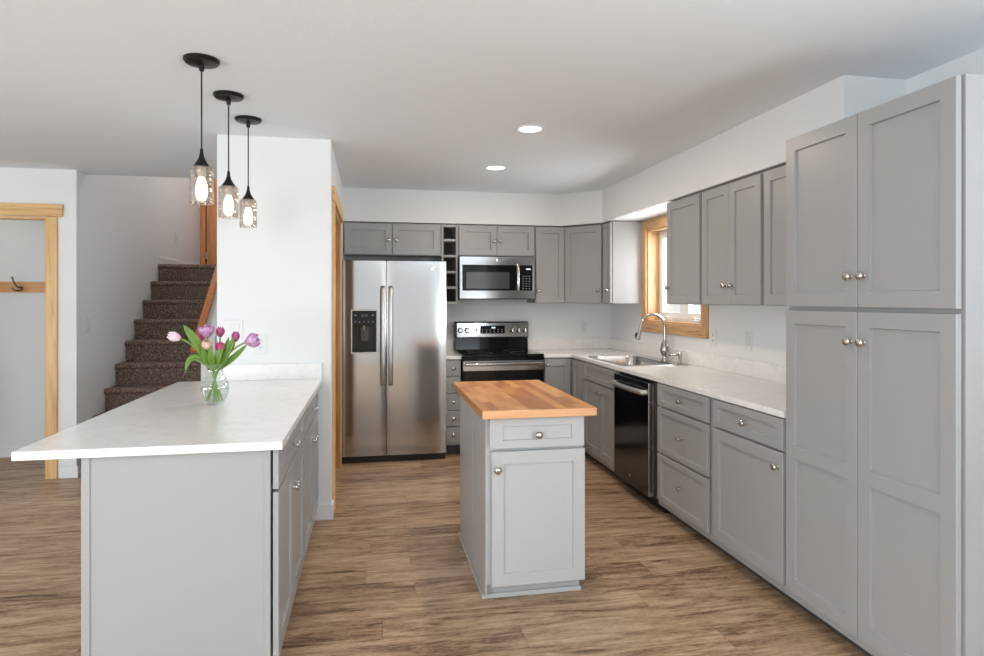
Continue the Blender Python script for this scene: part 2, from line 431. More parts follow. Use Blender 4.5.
def shaker(fr, u0, u1, z0, z1, n0=0.005, t=0.02, stile=0.060, panels=1, rec=0.011, ch=0.003, split=None, rail=None):
    """a shaker door or drawer front: frame and recessed panel(s) in one mesh"""
    bm = BM(); n1 = n0 + t; e = 0.002; rail = rail or stile
    us = [u0 + e, u0 + stile, u1 - stile, u1 - e]
    if panels == 1: zs = [z0 + e, z0 + rail, z1 - rail, z1 - e]
    else:
        zm = split
        zs = [z0 + e, z0 + stile, zm - stile / 2, zm + stile / 2, z1 - stile, z1 - e]
    G = [[bm.verts.new(fr.p(u, n1, z)) for z in zs] for u in us]
    for i in range(3):
        for j in range(len(zs) - 1):
            if i == 1 and j in (1, 3):
                a, b, c, d = us[1], us[2], zs[j], zs[j + 1]
                q = [bm.verts.new(fr.p(x, n1 - rec, z)) for x, z in ((a + ch, c + ch), (b - ch, c + ch), (b - ch, d - ch), (a + ch, d - ch))]
                o4 = [G[1][j], G[2][j], G[2][j + 1], G[1][j + 1]]
                for k in range(4): bm.faces.new([o4[k], o4[(k + 1) % 4], q[(k + 1) % 4], q[k]])
                bm.faces.new(q)
            else: bm.faces.new([G[i][j], G[i + 1][j], G[i + 1][j + 1], G[i][j + 1]])
    ring = [G[i][0] for i in range(4)] + [G[3][j] for j in range(1, len(zs))] + [G[i][-1] for i in (2, 1, 0)] + [G[0][j] for j in range(len(zs) - 2, 0, -1)]
    def push(v, n, grow):
        w = v.co - fr.o; u = w.dot(fr.u); z = v.co.z - fr.o.z
        u = u0 if abs(u - us[0]) < 1e-6 else (u1 if abs(u - us[-1]) < 1e-6 else u)
        z = z0 if abs(z - zs[0]) < 1e-6 else (z1 if abs(z - zs[-1]) < 1e-6 else z)
        return bm.verts.new(fr.p(u, n, z))
    r1 = [push(v, n1 - e, 1) for v in ring]; r2 = [push(v, n0, 1) for v in ring]
    m = len(ring)
    for a, b in ((ring, r1), (r1, r2)):
        for k in range(m): bm.faces.new([a[k], a[(k + 1) % m], b[(k + 1) % m], b[k]])
    bm.faces.new(r2)
    return bm
def knob_bm(fr, u, z, n0):
    bm = BM()
    prof = [(0.0, 0.0), (0.009, 0.0), (0.009, 0.002), (0.0055, 0.005), (0.0052, 0.011), (0.009, 0.0145), (0.0142, 0.0185), (0.0150, 0.0225), (0.0125, 0.0268), (0.0065, 0.0292), (0.0, 0.030)]
    lathe(bm, [(a * 1.15, h * 1.08) for a, h in prof], fr.p(u, n0, z), fr.n, 20, cap=False)
    return bm
def door(fr, root, u0, u1, z0, z1, knob=None, mat=None, name='door', n0=0.005, kn=None, **kw):
    d = obj(name, shaker(fr, u0, u1, z0, z1, n0, **kw), mat or M_cab, root)
    if knob: obj('knob', knob_bm(fr, knob[0], knob[1], n0 + 0.02), kn or M_nick, d, smooth=True)
    return d

# ------------------------------------------------------------------ setting: floor, ceiling, walls
def struct(name, bm, mat, label, cat, **kw):
    return obj(name, bm, mat, None, label, cat, None, 'structure', **kw)
P_yz = lambda u, v, w: (w, u, v)      # u=Y v=Z w=X
P_xz = lambda u, v, w: (u, w, v)      # u=X v=Z w=Y
P_xy = lambda u, v, w: (u, v, w)

XL = -5.2; YF = -3.6
bm = BM(); box(bm, XL - 0.12, XR + 0.12, YF - 0.12, 9.5, -0.1, 0.0)
struct('floor', bm, M_floor, 'brown wood-look plank floor with long streaked boards', 'floor')
bm = BM()
prism(bm, [(XL - .12, YF - .12), (XR + .12, YF - .12), (XR + .12, YB + .12), (-0.955, YB + .12), (-0.955, 5.80), (-2.40, 5.80), (-2.40, 6.62), (XL - .12, 6.62)], ZC, ZC + 0.12, P_xy)
struct('ceiling', bm, M_ceil, 'white textured ceiling with recessed lights and an opening over the stairs', 'ceiling')
# right wall with the sink window
WY0, WY1, WZ0, WZ1 = 4.448, 5.436, 1.225, 2.06
bm = BM()
us = [YF - .12, -2.0, -0.2, WY0, WY1, YB + .12]; vz = [0, 0.7, WZ0, 1.5, WZ1, ZC]
grid_slab(bm, us, vz, {(i, j) for i in range(5) for j in range(5)} - {(1, 1), (1, 2), (3, 2), (3, 3)}, XR, XR + 0.15, P_yz)  # opening behind the camera is added to go with the right-hand fill
struct('wall_right', bm, M_wall, 'white wall behind the sink run and tall pantry, with the window', 'wall')
bm = BM(); box(bm, -0.955, XR, YB, YB + 0.12, 0, ZC)
struct('wall_back', bm, M_wall, 'white wall behind the range and refrigerator', 'wall')
# left wall (facing the camera) with the cased opening to the entry
OX1 = -2.532; OX0 = -3.55; OZ = 2.085
bm = BM()
grid_slab(bm, [XL, OX0, OX1, -2.323], [0, OZ, ZC], {(0, 0), (0, 1), (1, 1), (2, 0), (2, 1)}, 5.614, 5.73, P_xz)
struct('wall_left', bm, M_wall, 'white wall at the left with a wood-cased opening to the entry', 'wall')
bm = BM(); box(bm, -2.438, -2.323, 5.73, 9.4, 0, 5.0)
struct('wall_stairs', bm, M_wall, 'pale grey wall running up along the left side of the staircase', 'wall')
bm = BM(); box(bm, XL, -2.438, 6.45, 6.57, 0, ZC)
struct('wall_entry', bm, M_wall, 'entry wall seen through the wood-cased opening, with a hook rail', 'wall')
bm = BM(); box(bm, -2.323, -0.84, 9.28, 9.40, 0, 5.0)
struct('wall_landing', bm, M_wall, 'wall at the top of the stairs behind the wooden door', 'wall')
bm = BM(); box(bm, -2.438, -0.84, 5.80, 9.40, 5.0, 5.1)
struct('ceiling_stairwell', bm, M_wall, 'white ceiling high above the stairwell', 'ceiling')
bm = BM(); box(bm, -2.438, -0.955, 5.70, 5.80, ZC + 0.12, 5.0)
struct('wall_header', bm, M_wall, 'wall above the opening over the stairs', 'wall')
# the pillar wall behind the peninsula and the wall beside it with a cased opening
PY_ = 4.244
bm = BM(); box(bm, -0.955, -0.259, PY_, PY_ + 0.115, 0, ZC)
struct('wall_pillar', bm, M_wall, 'wide white wall end behind the peninsula with switches and outlet', 'wall')
bm = BM(); box(bm, -0.955, -0.84, PY_ + 0.115, 9.28, 0, 5.0)
struct('wall_closet', bm, M_wall, 'wall between the stairs and the cupboard behind the pillar', 'wall')
CY0, CY1, CZ = 4.46, 5.50, 2.085
bm = BM()
grid_slab(bm, [PY_ + 0.115, CY0, CY1, YB], [0, CZ, ZC], {(0, 0), (0, 1), (1, 1), (2, 0), (2, 1)}, -0.374, -0.259, P_yz)
struct('wall_kitchen', bm, M_wall, 'narrow white wall beside the refrigerator with a wood-cased opening', 'wall')
# knee wall beside the stairs, sloped with them
def stair_z(y): return 0.635 + 0.825 * (y - 6.142)
bm = BM()
KY0 = 5.74
prism(bm, [(KY0, 0), (9.28, 0), (9.28, 2.70), (7.60, 2.67), (KY0, 1.10)], -1.42, -1.31, P_yz)
struct('wall_kneewall', bm, M_wall, 'low sloped white wall on the right side of the stairs', 'wall')
# rear and far-left walls of the living space behind the camera, with big window openings
bm = BM()
grid_slab(bm, [XL - .12, -4.9, -1.3, -0.9, 1.9, XR], [0, 0.45, 2.15, ZC], {(i, j) for i in range(5) for j in range(3)} - {(1, 1), (3, 1)}, YF - 0.12, YF, P_xz)
struct('wall_rear', bm, M_wall, 'white wall behind the camera with a wide window opening', 'wall')
bm = BM()
grid_slab(bm, [YF, -1.1, 2.3, 6.45], [0, 0.25, 2.2, ZC], {(i, j) for i in range(3) for j in range(3)} - {(1, 1)}, XL - 0.12, XL, P_yz)
struct('wall_far_left', bm, M_wall, 'white living-space wall with a wide window opening', 'wall')
# soffit above the wall cabinets
SX = XR - 0.334; SY = YB - 0.324
bm = BM()
prism(bm, [(-0.259, YB), (-0.259, SY), (1.83, SY), (SX, 5.70), (SX, 2.579), (XR, 2.579), (XR, YB)], ZU1 + 0.006, ZC, P_xy)
struct('soffit', bm, M_wall, 'white boxed soffit above the wall cabinets, turning the corner', 'soffit')

# baseboards
def baseboard(name, bm, label): struct(name, bm, M_trimw, label, 'baseboard', bevel=0.004)
bm = BM(); box(bm, -0.42, -0.245, PY_ - 0.014, PY_, 0, 0.095); box(bm, -0.259, -0.245, PY_ - 0.014, PY_ + 0.10, 0, 0.095)
baseboard('baseboard_pillar', bm, 'short white baseboard at the foot of the pillar wall')
bm = BM(); box(bm, OX1 + 0.085, -2.309, 5.600, 5.614, 0, 0.095); box(bm, -2.323, -2.309, 5.600, 5.63, 0, 0.095)
baseboard('baseboard_left', bm, 'white baseboard wrapping the wall corner beside the stairs')
bm = BM(); box(bm, XL, -2.438, 6.436, 6.45, 0, 0.095)
baseboard('baseboard_entry', bm, 'white baseboard along the entry wall beyond the opening')
bm = BM(); box(bm, -2.323, -2.309, 7.62, 9.28, 1.82, 1.905)
baseboard('baseboard_landing', bm, 'white skirting along the wall at the top of the stairs')

# wood casings of the two openings
def casing(bmf, label, name):
    r = thing(name, bmf['base'], label, 'door casing', None, 'structure')
    for nm, b, m in bmf['parts']: obj(nm, b, m, r, bevel=0.003)
t = []
b = BM(); box(b, OX1, OX1 + 0.075, 5.594, 5.614, 0, OZ + 0.002); t.append(('leg', b, M_oakz))
b = BM(); box(b, OX0 - 0.075, OX0, 5.594, 5.614, 0, OZ + 0.002); t.append(('leg', b, M_oakz))
b = BM(); box(b, OX0 - 0.12, OX1 + 0.115, 5.588, 5.614, OZ + 0.003, OZ + 0.10); t.append(('head', b, M_oakx))
b = BM(); box(b, OX1 - 0.018, OX1 - 0.0005, 5.614, 5.735, 0, OZ); t.append(('jamb', b, M_oakz))
b = BM(); box(b, OX0 + 0.0005, OX0 + 0.018, 5.614, 5.735, 0, OZ); t.append(('jamb', b, M_oakz))
b = BM(); box(b, OX0 + 0.018, OX1 - 0.018, 5.614, 5.735, OZ - 0.018, OZ - 0.0005); t.append(('head_jamb', b, M_oakx))
casing({'base': (OX1, 5.6, 0), 'parts': t}, 'light wood casing around the entry opening at the far left', 'trim_1')
t = []
b = BM(); box(b, -0.259, -0.241, CY0 - 0.085, CY0, 0, CZ); t.append(('leg', b, M_oakz))
b = BM(); box(b, -0.259, -0.251, CY1, CY1 + 0.085, 0, CZ); t.append(('leg', b, M_oakz))
b = BM(); box(b, -0.259, -0.235, CY0 - 0.12, CY1 + 0.12, CZ, CZ + 0.10); t.append(('head', b, M_oaky))
b = BM(); box(b, -0.385, -0.259, CY0 + 0.0005, CY0 + 0.018, 0, CZ); t.append(('jamb', b, M_brown))
b = BM(); box(b, -0.385, -0.259, CY1 - 0.018, CY1 - 0.0005, 0, CZ); t.append(('jamb', b, M_brown))
b = BM(); box(b, -0.385, -0.259, CY0 + 0.018, CY1 - 0.018, CZ - 0.018, CZ - 0.0005); t.append(('head_jamb', b, M_oaky))
casing({'base': (-0.259, CY0, 0), 'parts': t}, 'wood casing of the opening beside the refrigerator', 'trim_2')

# window over the sink
w = thing('window_1', (XR, (WY0 + WY1) / 2, WZ0), 'wood-cased double casement window above the sink', 'window', None, 'structure')
cw = 0.092
def mitre(bm, Y0, Y1, Z0, Z1, x0, x1):
    o = [(Y0, Z0), (Y1, Z0), (Y1, Z1), (Y0, Z1)]; i = [(Y0 + cw, Z0 + cw), (Y1 - cw, Z0 + cw), (Y1 - cw, Z1 - cw), (Y0 + cw, Z1 - cw)]
    vv = [[bm.verts.new((x, a, c)) for (a, c) in q] for x in (x0, x1) for q in (o, i)]
    for k in range(4):
        k2 = (k + 1) % 4
        bm.faces.new([vv[0][k], vv[0][k2], vv[1][k2], vv[1][k]]); bm.faces.new([vv[2][k], vv[2][k2], vv[3][k2], vv[3][k]])
        bm.faces.new([vv[0][k], vv[0][k2], vv[2][k2], vv[2][k]]); bm.faces.new([vv[1][k], vv[1][k2], vv[3][k2], vv[3][k]])
b = BM(); mitre(b, WY0 - cw, WY1 + cw, WZ0 - cw, WZ1 + cw - 0.004, XR - 0.02, XR)
for f_ in b.faces:
    c_ = f_.calc_center_median(); dy = abs(c_.y - (WY0 + WY1) / 2) - (WY1 - WY0) / 2; dz = abs(c_.z - (WZ0 + WZ1) / 2) - (WZ1 - WZ0) / 2
    f_.material_index = 1 if dz > dy else 0
obj('casing', b, [M_wincase, M_wincasey], w, bevel=0.003)
b = BM()
for (a, c, d, e) in ((WY0, WY0 + 0.014, WZ0, WZ1), (WY1 - 0.014, WY1, WZ0, WZ1), (WY0 + 0.014, WY1 - 0.014, WZ0, WZ0 + 0.014), (WY0 + 0.014, WY1 - 0.014, WZ1 - 0.014, WZ1)):
    box(b, XR, XR + 0.112, a, c, d, e)
obj('jamb_box', b, M_wincase, w)
ym = (WY0 + WY1) / 2
b = BM(); grid_slab(b, [WY0 + .0, WY0 + 0.035, ym - 0.02, ym + 0.02, WY1 - 0.035, WY1], [WZ0, WZ0 + 0.04, WZ1 - 0.035, WZ1], {(i, j) for i in range(5) for j in range(3)} - {(1, 1), (3, 1)}, XR + 0.112, XR + 0.15, P_yz)
obj('window_frame', b, M_vinyl, w, bevel=0.003)
for (a, c) in ((WY0 + 0.030, ym - 0.016), (ym + 0.016, WY1 - 0.030)):
    b = BM(); z0, z1 = WZ0 + 0.036, WZ1 - 0.03
    grid_slab(b, [a, a + 0.055, c - 0.055, c], [z0, z0 + 0.055, z1 - 0.055, z1], {(i, j) for i in range(3) for j in range(3)} - {(1, 1)}, XR + 0.104, XR + 0.142, P_yz)
    s_ = obj('sash', b, M_vinyl, w, bevel=0.003)
    b = BM(); box(b, XR + 0.120, XR + 0.124, a + 0.05, c - 0.05, z0 + 0.05, z1 - 0.05); obj('pane', b, M_pane, s_)
    mid = (a + c) / 2
    b = BM(); box(b, XR + 0.070, XR + 0.112, mid - 0.045, mid + 0.045, WZ0 + 0.0145, WZ0 + 0.034)
    k = obj('crank_base', b, M_vinyl, w, bevel=0.005)
    b = BM(); tube(b, bez((XR + 0.085, mid + 0.02, WZ0 + 0.034), (XR + 0.06, mid + 0.01, WZ0 + 0.06), (XR + 0.055, mid - 0.03, WZ0 + 0.055), (XR + 0.06, mid - 0.06, WZ0 + 0.042), 8), 0.007, 8)
    obj('crank_handle', b, M_vinyl, k, smooth=True)

# ------------------------------------------------------------------ carpeted staircase
st = thing('staircase', (-1.87, 5.66, 0), 'brown carpeted staircase climbing along the left wall', 'stairs')
x0, x1 = -2.3225, -1.421
for k in range(1, 10):
    zt = 0.041 + 0.198 * k; yk = 6.142 + 0.24 * (k - 3)
    zb = 0.0 if k == 1 else zt - 0.198
    yend = yk + 0.30 if k < 9 else 9.279
    pts = [(yk + 0.025, zb), (yk + 0.022, zt - 0.055)]
    for a in range(0, 181, 30):
        t_ = math.radians(270 - a); pts.append((yk + 0.02 + 0.024 * math.cos(t_), zt - 0.024 + 0.024 * math.sin(t_)))
    pts += [(yend, zt), (yend, zb)]
    b = BM(); prism(b, pts, x0, x1, P_yz)
    obj('step' if k < 9 else 'landing', b, M_carpet, st)
# wood cap / hand rail on the knee wall
b = BM()
d_ = Vector((0, 1, 0.845)).normalized(); nrm = Vector((0, -0.845, 1)).normalized()
p0 = Vector((-1.425, 5.56, 0.99)); p1 = Vector((-1.425, 7.75, 0.99 + 2.19 * 0.845))
vv = [b.verts.new(p + Vector((sx, 0, 0)) + nrm * sn) for p in (p0, p1) for sx in (-0.03, 0.03) for sn in (0.0, 0.034)]
for f in ((0, 1, 3, 2), (4, 6, 7, 5), (0, 4, 5, 1), (2, 3, 7, 6), (0, 2, 6, 4), (1, 5, 7, 3)): b.faces.new([vv[i] for i in f])
obj('handrail', b, M_railw, None, 'orange varnished wood rail sloping up the right side of the carpeted stairs', 'handrail', bevel=0.008)
# door at the top of the stairs
dr = thing('door_1', (-2.1, 9.27, 1.823), 'varnished wooden door and frame at the top of the stairs', 'door', None, 'structure')
b = BM(); box(b, -2.306, -2.232, 9.26, 9.28, 1.823, 4.0); obj('casing', b, M_doorw, dr, bevel=0.003)
b = BM(); box(b, -2.212, -1.45, 9.24, 9.275, 1.833, 3.95); dl = obj('door_leaf', b, M_doorw, dr, bevel=0.003)
b = BM(); box(b, -2.232, -2.212, 9.266, 9.28, 1.823, 4.0); obj('shadow_gap', b, M_blackp, dr)
for z in (1.98, 2.72):
    b = BM(); box(b, -2.222, -2.195, 9.225, 9.24, z, z + 0.10); obj('hinge', b, M_nick, dl, bevel=0.003)

# entry hook rail
b = BM(); box(b, -4.3, -2.45, 6.43, 6.45, 1.492, 1.588)
obj('hook_rail', b, M_hookw, None, 'horizontal wood board with a coat hook on the entry wall', 'coat rail', bevel=0.004)
hk = thing('coat_hook', (-3.115, 6.43, 1.50), 'small aged-metal double coat hook on the wood rail in the entry', 'hook')
b = BM(); lathe(b, [(0, 0), (0.016, 0), (0.016, 0.004), (0, 0.004)], (-3.115, 6.43, 1.535), (0, -1, 0), 16, cap=False); obj('plate', b, M_bronze, hk)
b = BM(); tube(b, bez((-3.115, 6.428, 1.535), (-3.115, 6.35, 1.53), (-3.14, 6.36, 1.58), (-3.145, 6.345, 1.63), 10), [0.007] * 10 + [0.011], 8)
obj('upper_prong', b, M_bronze, hk, smooth=True)
b = BM(); tube(b, [(-3.16, 6.37, 1.535), (-3.145, 6.375, 1.512), (-3.115, 6.405, 1.503), (-3.085, 6.375, 1.512), (-3.07, 6.37, 1.535)], 0.008, 8)
obj('lower_prongs', b, M_bronze, hk, smooth=True)

# ------------------------------------------------------------------ right-hand run of base cabinets
FR = F((XR - 0.61, 0, 0), (0, 1, 0), (-1, 0, 0))     # u = Y, n = towards the room
def carcass(root, fr, u0, u1, depth, z0, z1, mat=None, name='body', toe=None, front=0.0):
    b = BM(); fr.box(b, u0, u1, -depth, front, z0, z1); o = obj(name, b, mat or M_cab, root)
    if toe:
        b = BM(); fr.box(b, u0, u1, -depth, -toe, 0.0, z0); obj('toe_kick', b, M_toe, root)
    return o
D = 0.609
TK = 0.075; ZB = 0.070; ZT = CT - 0.031
# drawer + door cabinet next to the pantry
r = thing('base_cabinet', (XR - .305, 2.9, 0), 'grey base cabinet with one drawer over one door beside the tall pantry', 'cabinet', 'base cabinets under the sink worktop')
carcass(r, FR, 2.594, 3.236, D, ZB, ZT, toe=TK)
door(FR, r, 2.601, 3.207, 0.732, 0.876, (2.897, 0.803), name='drawer', stile=0.052, rail=0.036)
door(FR, r, 2.601, 3.207, 0.116, 0.719, (2.637, 0.650))
# three-drawer cabinet
r = thing('base_cabinet', (XR - .305, 3.57, 0), 'grey base cabinet with three stacked drawers beside the dishwasher', 'cabinet', 'base cabinets under the sink worktop')
carcass(r, FR, 3.238, 3.925, D, ZB, ZT, toe=TK)
for z0, z1, zk in ((0.734, 0.876, 0.806), (0.430, 0.722, 0.577), (0.116, 0.418, 0.275)):
    door(FR, r, 3.265, 3.895, z0, z1, (3.572, zk), name='drawer', stile=0.052, rail=0.036)
# sink cabinet
r = thing('sink_cabinet', (XR - .305, 5.0, 0), 'grey sink base cabinet with a false drawer over two doors, left of the dishwasher', 'cabinet', 'base cabinets under the sink worktop')
b = BM()
FR.box(b, 4.60, 5.71, -D, -D + 0.012, ZB, ZT); FR.box(b, 4.60, 4.618, -D + 0.012, 0, ZB, ZT); FR.box(b, 5.692, 5.71, -D + 0.012, 0, ZB, ZT)
FR.box(b, 4.618, 5.692, -D + 0.012, 0, ZB, ZB + 0.018); FR.box(b, 4.618, 5.692, -0.018, 0, ZB + 0.018, ZT)
obj('body', b, M_cab, r)
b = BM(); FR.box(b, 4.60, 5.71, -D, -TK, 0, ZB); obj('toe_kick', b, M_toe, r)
door(FR, r, 4.625, 5.378, 0.728, 0.870, None, name='drawer', stile=0.052, rail=0.036)
door(FR, r, 4.625, 4.968, 0.116, 0.715, (4.932, 0.655))
door(FR, r, 4.972, 5.378, 0.116, 0.715, (5.010, 0.655))
# narrow corner door panel
door(FR, r, 5.412, 5.690, 0.116, 0.866, None, name='corner_panel', stile=0.055)
# dishwasher
r = thing('dishwasher', (1.9, 4.26, 0), 'black stainless dishwasher with a bar handle in the sink run', 'dishwasher')
b = BM(); FR.box(b, 3.932, 4.592, -0.56, -0.004, 0.09, 0.868); obj('body', b, M_grey, r)
DWX = 0.057
b = BM(); FR.box(b, 3.962, 4.572, -0.003, DWX, 0.105, 0.866); obj('door', b, [M_bsteel, M_steel], r, bevel=0.004)
dwd = bpy.data.objects['door' if False else r.children[-1].name]
for p in dwd.data.polygons:
    if p.normal.y < -0.9: p.material_index = 1
b = BM(); FR.box(b, 3.967, 4.567, DWX - 0.004, DWX + 0.0015, 0.826, 0.863); obj('control_strip', b, M_blackg, r)
b = BM()
hy0, hy1 = 3.99, 4.545
pts = [FR.p(hy0, DWX - 0.002, 0.800)] + [FR.p(hy0 + (hy1 - hy0) * q / 10, DWX + 0.030 + 0.012 * math.sin(math.pi * q / 10), 0.800) for q in range(11)] + [FR.p(hy1, DWX - 0.002, 0.800)]
tube(b, pts, 0.018, 10); obj('handle', b, M_handle, r, smooth=True)
b = BM(); FR.box(b, 3.94, 4.585, -0.10, -0.05, 0.0, 0.09); obj('toe_kick', b, M_blackp, r)
b = BM(); lathe(b, [(0, 0), (0.013, 0), (0.013, 0.001), (0, 0.001)], FR.p(4.27, DWX, 0.17), FR.n, 20, cap=False); obj('round_badge', b, M_nick, r)

# back run base: single door cabinet right of the range, narrow drawers left of it
FBK = F((0, YB - 0.61, 0), (1, 0, 0), (0, -1, 0))    # u = X
r = thing('base_cabinet', (1.72, YB - .305, 0), 'grey corner base cabinet with one door right of the range', 'cabinet', 'base cabinets along the back wall')
b = BM(); FBK.box(b, 1.584, 1.874, -D, 0, ZB, ZT); obj('body', b, M_cab, r)
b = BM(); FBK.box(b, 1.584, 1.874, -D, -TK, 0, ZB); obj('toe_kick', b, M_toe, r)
door(FBK, r, 1.592, 1.842, 0.116, 0.866, (1.614, 0.815))
r = thing('drawer_cabinet', (0.735, YB - .305, 0), 'narrow grey cabinet of five small drawers between refrigerator and range', 'cabinet', 'base cabinets along the back wall')
b = BM(); FBK.box(b, 0.660, 0.805, -D, 0, 0.10, ZT); obj('body', b, M_cab, r)
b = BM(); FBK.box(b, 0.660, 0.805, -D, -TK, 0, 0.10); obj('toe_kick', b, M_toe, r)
for z0, z1 in ((0.732, 0.872), (0.580, 0.724), (0.424, 0.570), (0.276, 0.414), (0.128, 0.266)):
    b = BM(); FBK.box(b, 0.667, 0.799, 0.002, 0.021, z0, z1); d = obj('drawer', b, M_cab, r, bevel=0.003)
    obj('knob', knob_bm(FBK, 0.733, (z0 + z1) / 2, 0.021), M_nick, d, smooth=True)

# ------------------------------------------------------------------ worktop with sink cut-out, backsplash
cx = XR - 0.637; cy = YB - 0.635
SX0, SX1, SY0, SY1 = 1.925, 2.445, 4.60, 5.41
us = [1.580, cx, SX0, SX1, XR - 0.0005]; vs_ = [2.594, SY0, SY1, cy, YB - 0.0005]
fill = {(i, j) for i in range(1, 4) for j in range(4)} | {(0, 3)}
fill -= {(2, 1)}
r = thing('worktop', (2.1, 4.5, CT - 0.03), 'white quartz worktop running along the sink wall and round the corner to the range', 'countertop')
b = BM(); grid_slab(b, us, vs_, fill, CT - 0.03, CT, P_xy); obj('slab', b, M_quartz, r, bevel=0.002)
b = BM(); box(b, XR - 0.02, XR - 0.0005, 2.594, YB - 0.02, CT + 0.0003, 1.018); obj('backsplash', b, M_quartz, r, bevel=0.002)
b = BM(); box(b, 1.580, XR - 0.0005, YB - 0.02, YB - 0.0005, CT + 0.0003, 1.018); obj('backsplash', b, M_quartz, r, bevel=0.002)
r = thing('worktop', (0.73, 6.0, CT - 0.03), 'small strip of white worktop between refrigerator and range', 'countertop')
b = BM(); box(b, 0.657, 0.806, cy, YB - 0.0005, CT - 0.03, CT); obj('slab', b, M_quartz, r, bevel=0.002)
b = BM(); box(b, 0.657, 0.806, YB - 0.02, YB - 0.0005, CT + 0.0003, 1.018); obj('backsplash', b, M_quartz, r, bevel=0.002)

# sink
r = thing('kitchen_sink', ((SX0 + SX1) / 2, (SY0 + SY1) / 2, CT), 'stainless steel drop-in sink set in the white worktop under the window', 'sink')
b = BM()
loops = []
def loop(x0, x1, y0, y1, rr, z): return [b.verts.new((x, y, z)) for x, y in rrect(x0, x1, y0, y1, rr)]
specs = [(SX0 - 0.02, SX1 + 0.015, SY0 - 0.025, SY1 + 0.025, 0.03, CT + 0.0012), (SX0 - 0.016, SX1 + 0.011, SY0 - 0.021, SY1 + 0.021, 0.03, CT + 0.005),
         (SX0 + 0.005, 2.350, SY0 + 0.008, SY1 - 0.008, 0.10, CT + 0.004), (SX0 + 0.012, 2.342, SY0 + 0.016, SY1 - 0.016, 0.10, CT - 0.006),
         (SX0 + 0.03, 2.325, SY0 + 0.035, SY1 - 0.035, 0.09, CT - 0.16), (SX0 + 0.07, 2.28, SY0 + 0.08, SY1 - 0.08, 0.07, CT - 0.185)]
for s_ in specs: loops.append(loop(*s_))
for a, c in zip(loops, loops[1:]):
    n = len(a)
    for k in range(n): b.faces.new([a[k], a[(k + 1) % n], c[(k + 1) % n], c[k]])
b.faces.new(loops[-1])
obj('basin', b, M_sink, r, smooth=True)
b = BM(); lathe(b, [(0, 0.001), (0.045, 0.001), (0.045, 0.004), (0.03, 0.004), (0.028, 0.002), (0, 0.002)], (2.13, 5.0, CT - 0.185), (0, 0, 1), 24, cap=False); obj('drain', b, M_chrome, r)
# faucet
DKZ = CT + 0.0045
fx, fy = 2.405, 4.92
r = thing('faucet', (fx, fy, DKZ), 'brushed nickel gooseneck pull-down faucet at the back of the sink', 'faucet')
b = BM(); lathe(b, [(0, 0), (0.029, 0), (0.029, 0.006), (0.024, 0.012), (0.024, 0.045), (0.038, 0.07), (0.040, 0.092), (0.030, 0.135), (0.016, 0.165), (0.015, 0.18), (0, 0.18)], (fx, fy, DKZ), seg=24, cap=False)
obj('body', b, M_nick, r, smooth=True)
top = DKZ + 0.385; R_ = 0.106
b = BM()
pts = [(fx, fy, DKZ + 0.16), (fx, fy, DKZ + 0.22), (fx, fy, top - R_)]
for a in range(15, 166, 15):
    t_ = math.radians(a); pts.append((fx - R_ + R_ * math.cos(t_), fy + 0.0, top - R_ + R_ * math.sin(t_)))
t_ = math.radians(165); ex = fx - R_ + R_ * math.cos(t_); ez = top - R_ + R_ * math.sin(t_)
pts.append((ex - 0.012, fy, ez - 0.045))
tube(b, pts, 0.0125, 14); obj('spout', b, M_nick, r, smooth=True)
b = BM(); tube(b, [(ex - 0.011, fy, ez - 0.04), (ex - 0.014, fy, ez - 0.06), (ex - 0.026, fy, ez - 0.105), (ex - 0.032, fy, ez - 0.125), (ex - 0.033, fy, ez - 0.128)], [0.0135, 0.017, 0.021, 0.022, 0.016], 16)
obj('spray_head', b, M_nick, r, smooth=True)
b = BM(); tube(b, [(ex - 0.044, fy, ez - 0.07), (ex - 0.054, fy, ez - 0.105)], [0.006, 0.007], 10); obj('spray_button', b, M_blackp, r, smooth=True)
b = BM(); tube(b, bez((fx + 0.005, fy - 0.02, DKZ + 0.085), (fx, fy - 0.05, DKZ + 0.10), (fx, fy - 0.06, DKZ + 0.13), (fx - 0.005, fy - 0.045, DKZ + 0.17), 8), [0.015, 0.014, 0.013, 0.012, 0.011, 0.010, 0.008, 0.007, 0.006], 10)
obj('lever', b, M_nick, r, smooth=True)
r = thing('soap_dispenser', (2.408, 4.66, DKZ), 'small nickel soap pump on the sink deck next to the faucet', 'soap dispenser')
b = BM(); lathe(b, [(0, 0), (0.02, 0), (0.022, 0.005), (0.014, 0.01), (0.013, 0.055), (0.017, 0.06), (0.017, 0.08), (0.010, 0.086), (0, 0.08)], (2.408, 4.66, DKZ), seg=18, cap=False); obj('pump', b, M_nick, r, smooth=True)
b = BM(); tube(b, [(2.408, 4.66, DKZ + 0.066), (2.36, 4.72, DKZ + 0.068), (2.345, 4.74, DKZ + 0.06)], [0.008, 0.008, 0.007], 10); obj('nozzle', b, M_nick, r, smooth=True)

# ------------------------------------------------------------------ tall pantry
r = thing('pantry_cabinet', (XR - .305, 2.15, 0), 'tall grey pantry cabinet with four doors at the right end of the run', 'cabinet')
carcass(r, FR, 1.714, 2.590, D, ZB, 2.152, toe=TK)
door(FR, r, 2.151, 2.579, 1.395, 2.148, (2.180, 1.5165))
door(FR, r, 1.724, 2.147, 1.395, 2.148, (2.113, 1.5165))
door(FR, r, 2.151, 2.579, 0.112, 1.378, (2.180, 1.261), panels=2, split=0.745)
door(FR, r, 1.724, 2.147, 0.112, 1.378, (2.113, 1.261), panels=2, split=0.745)

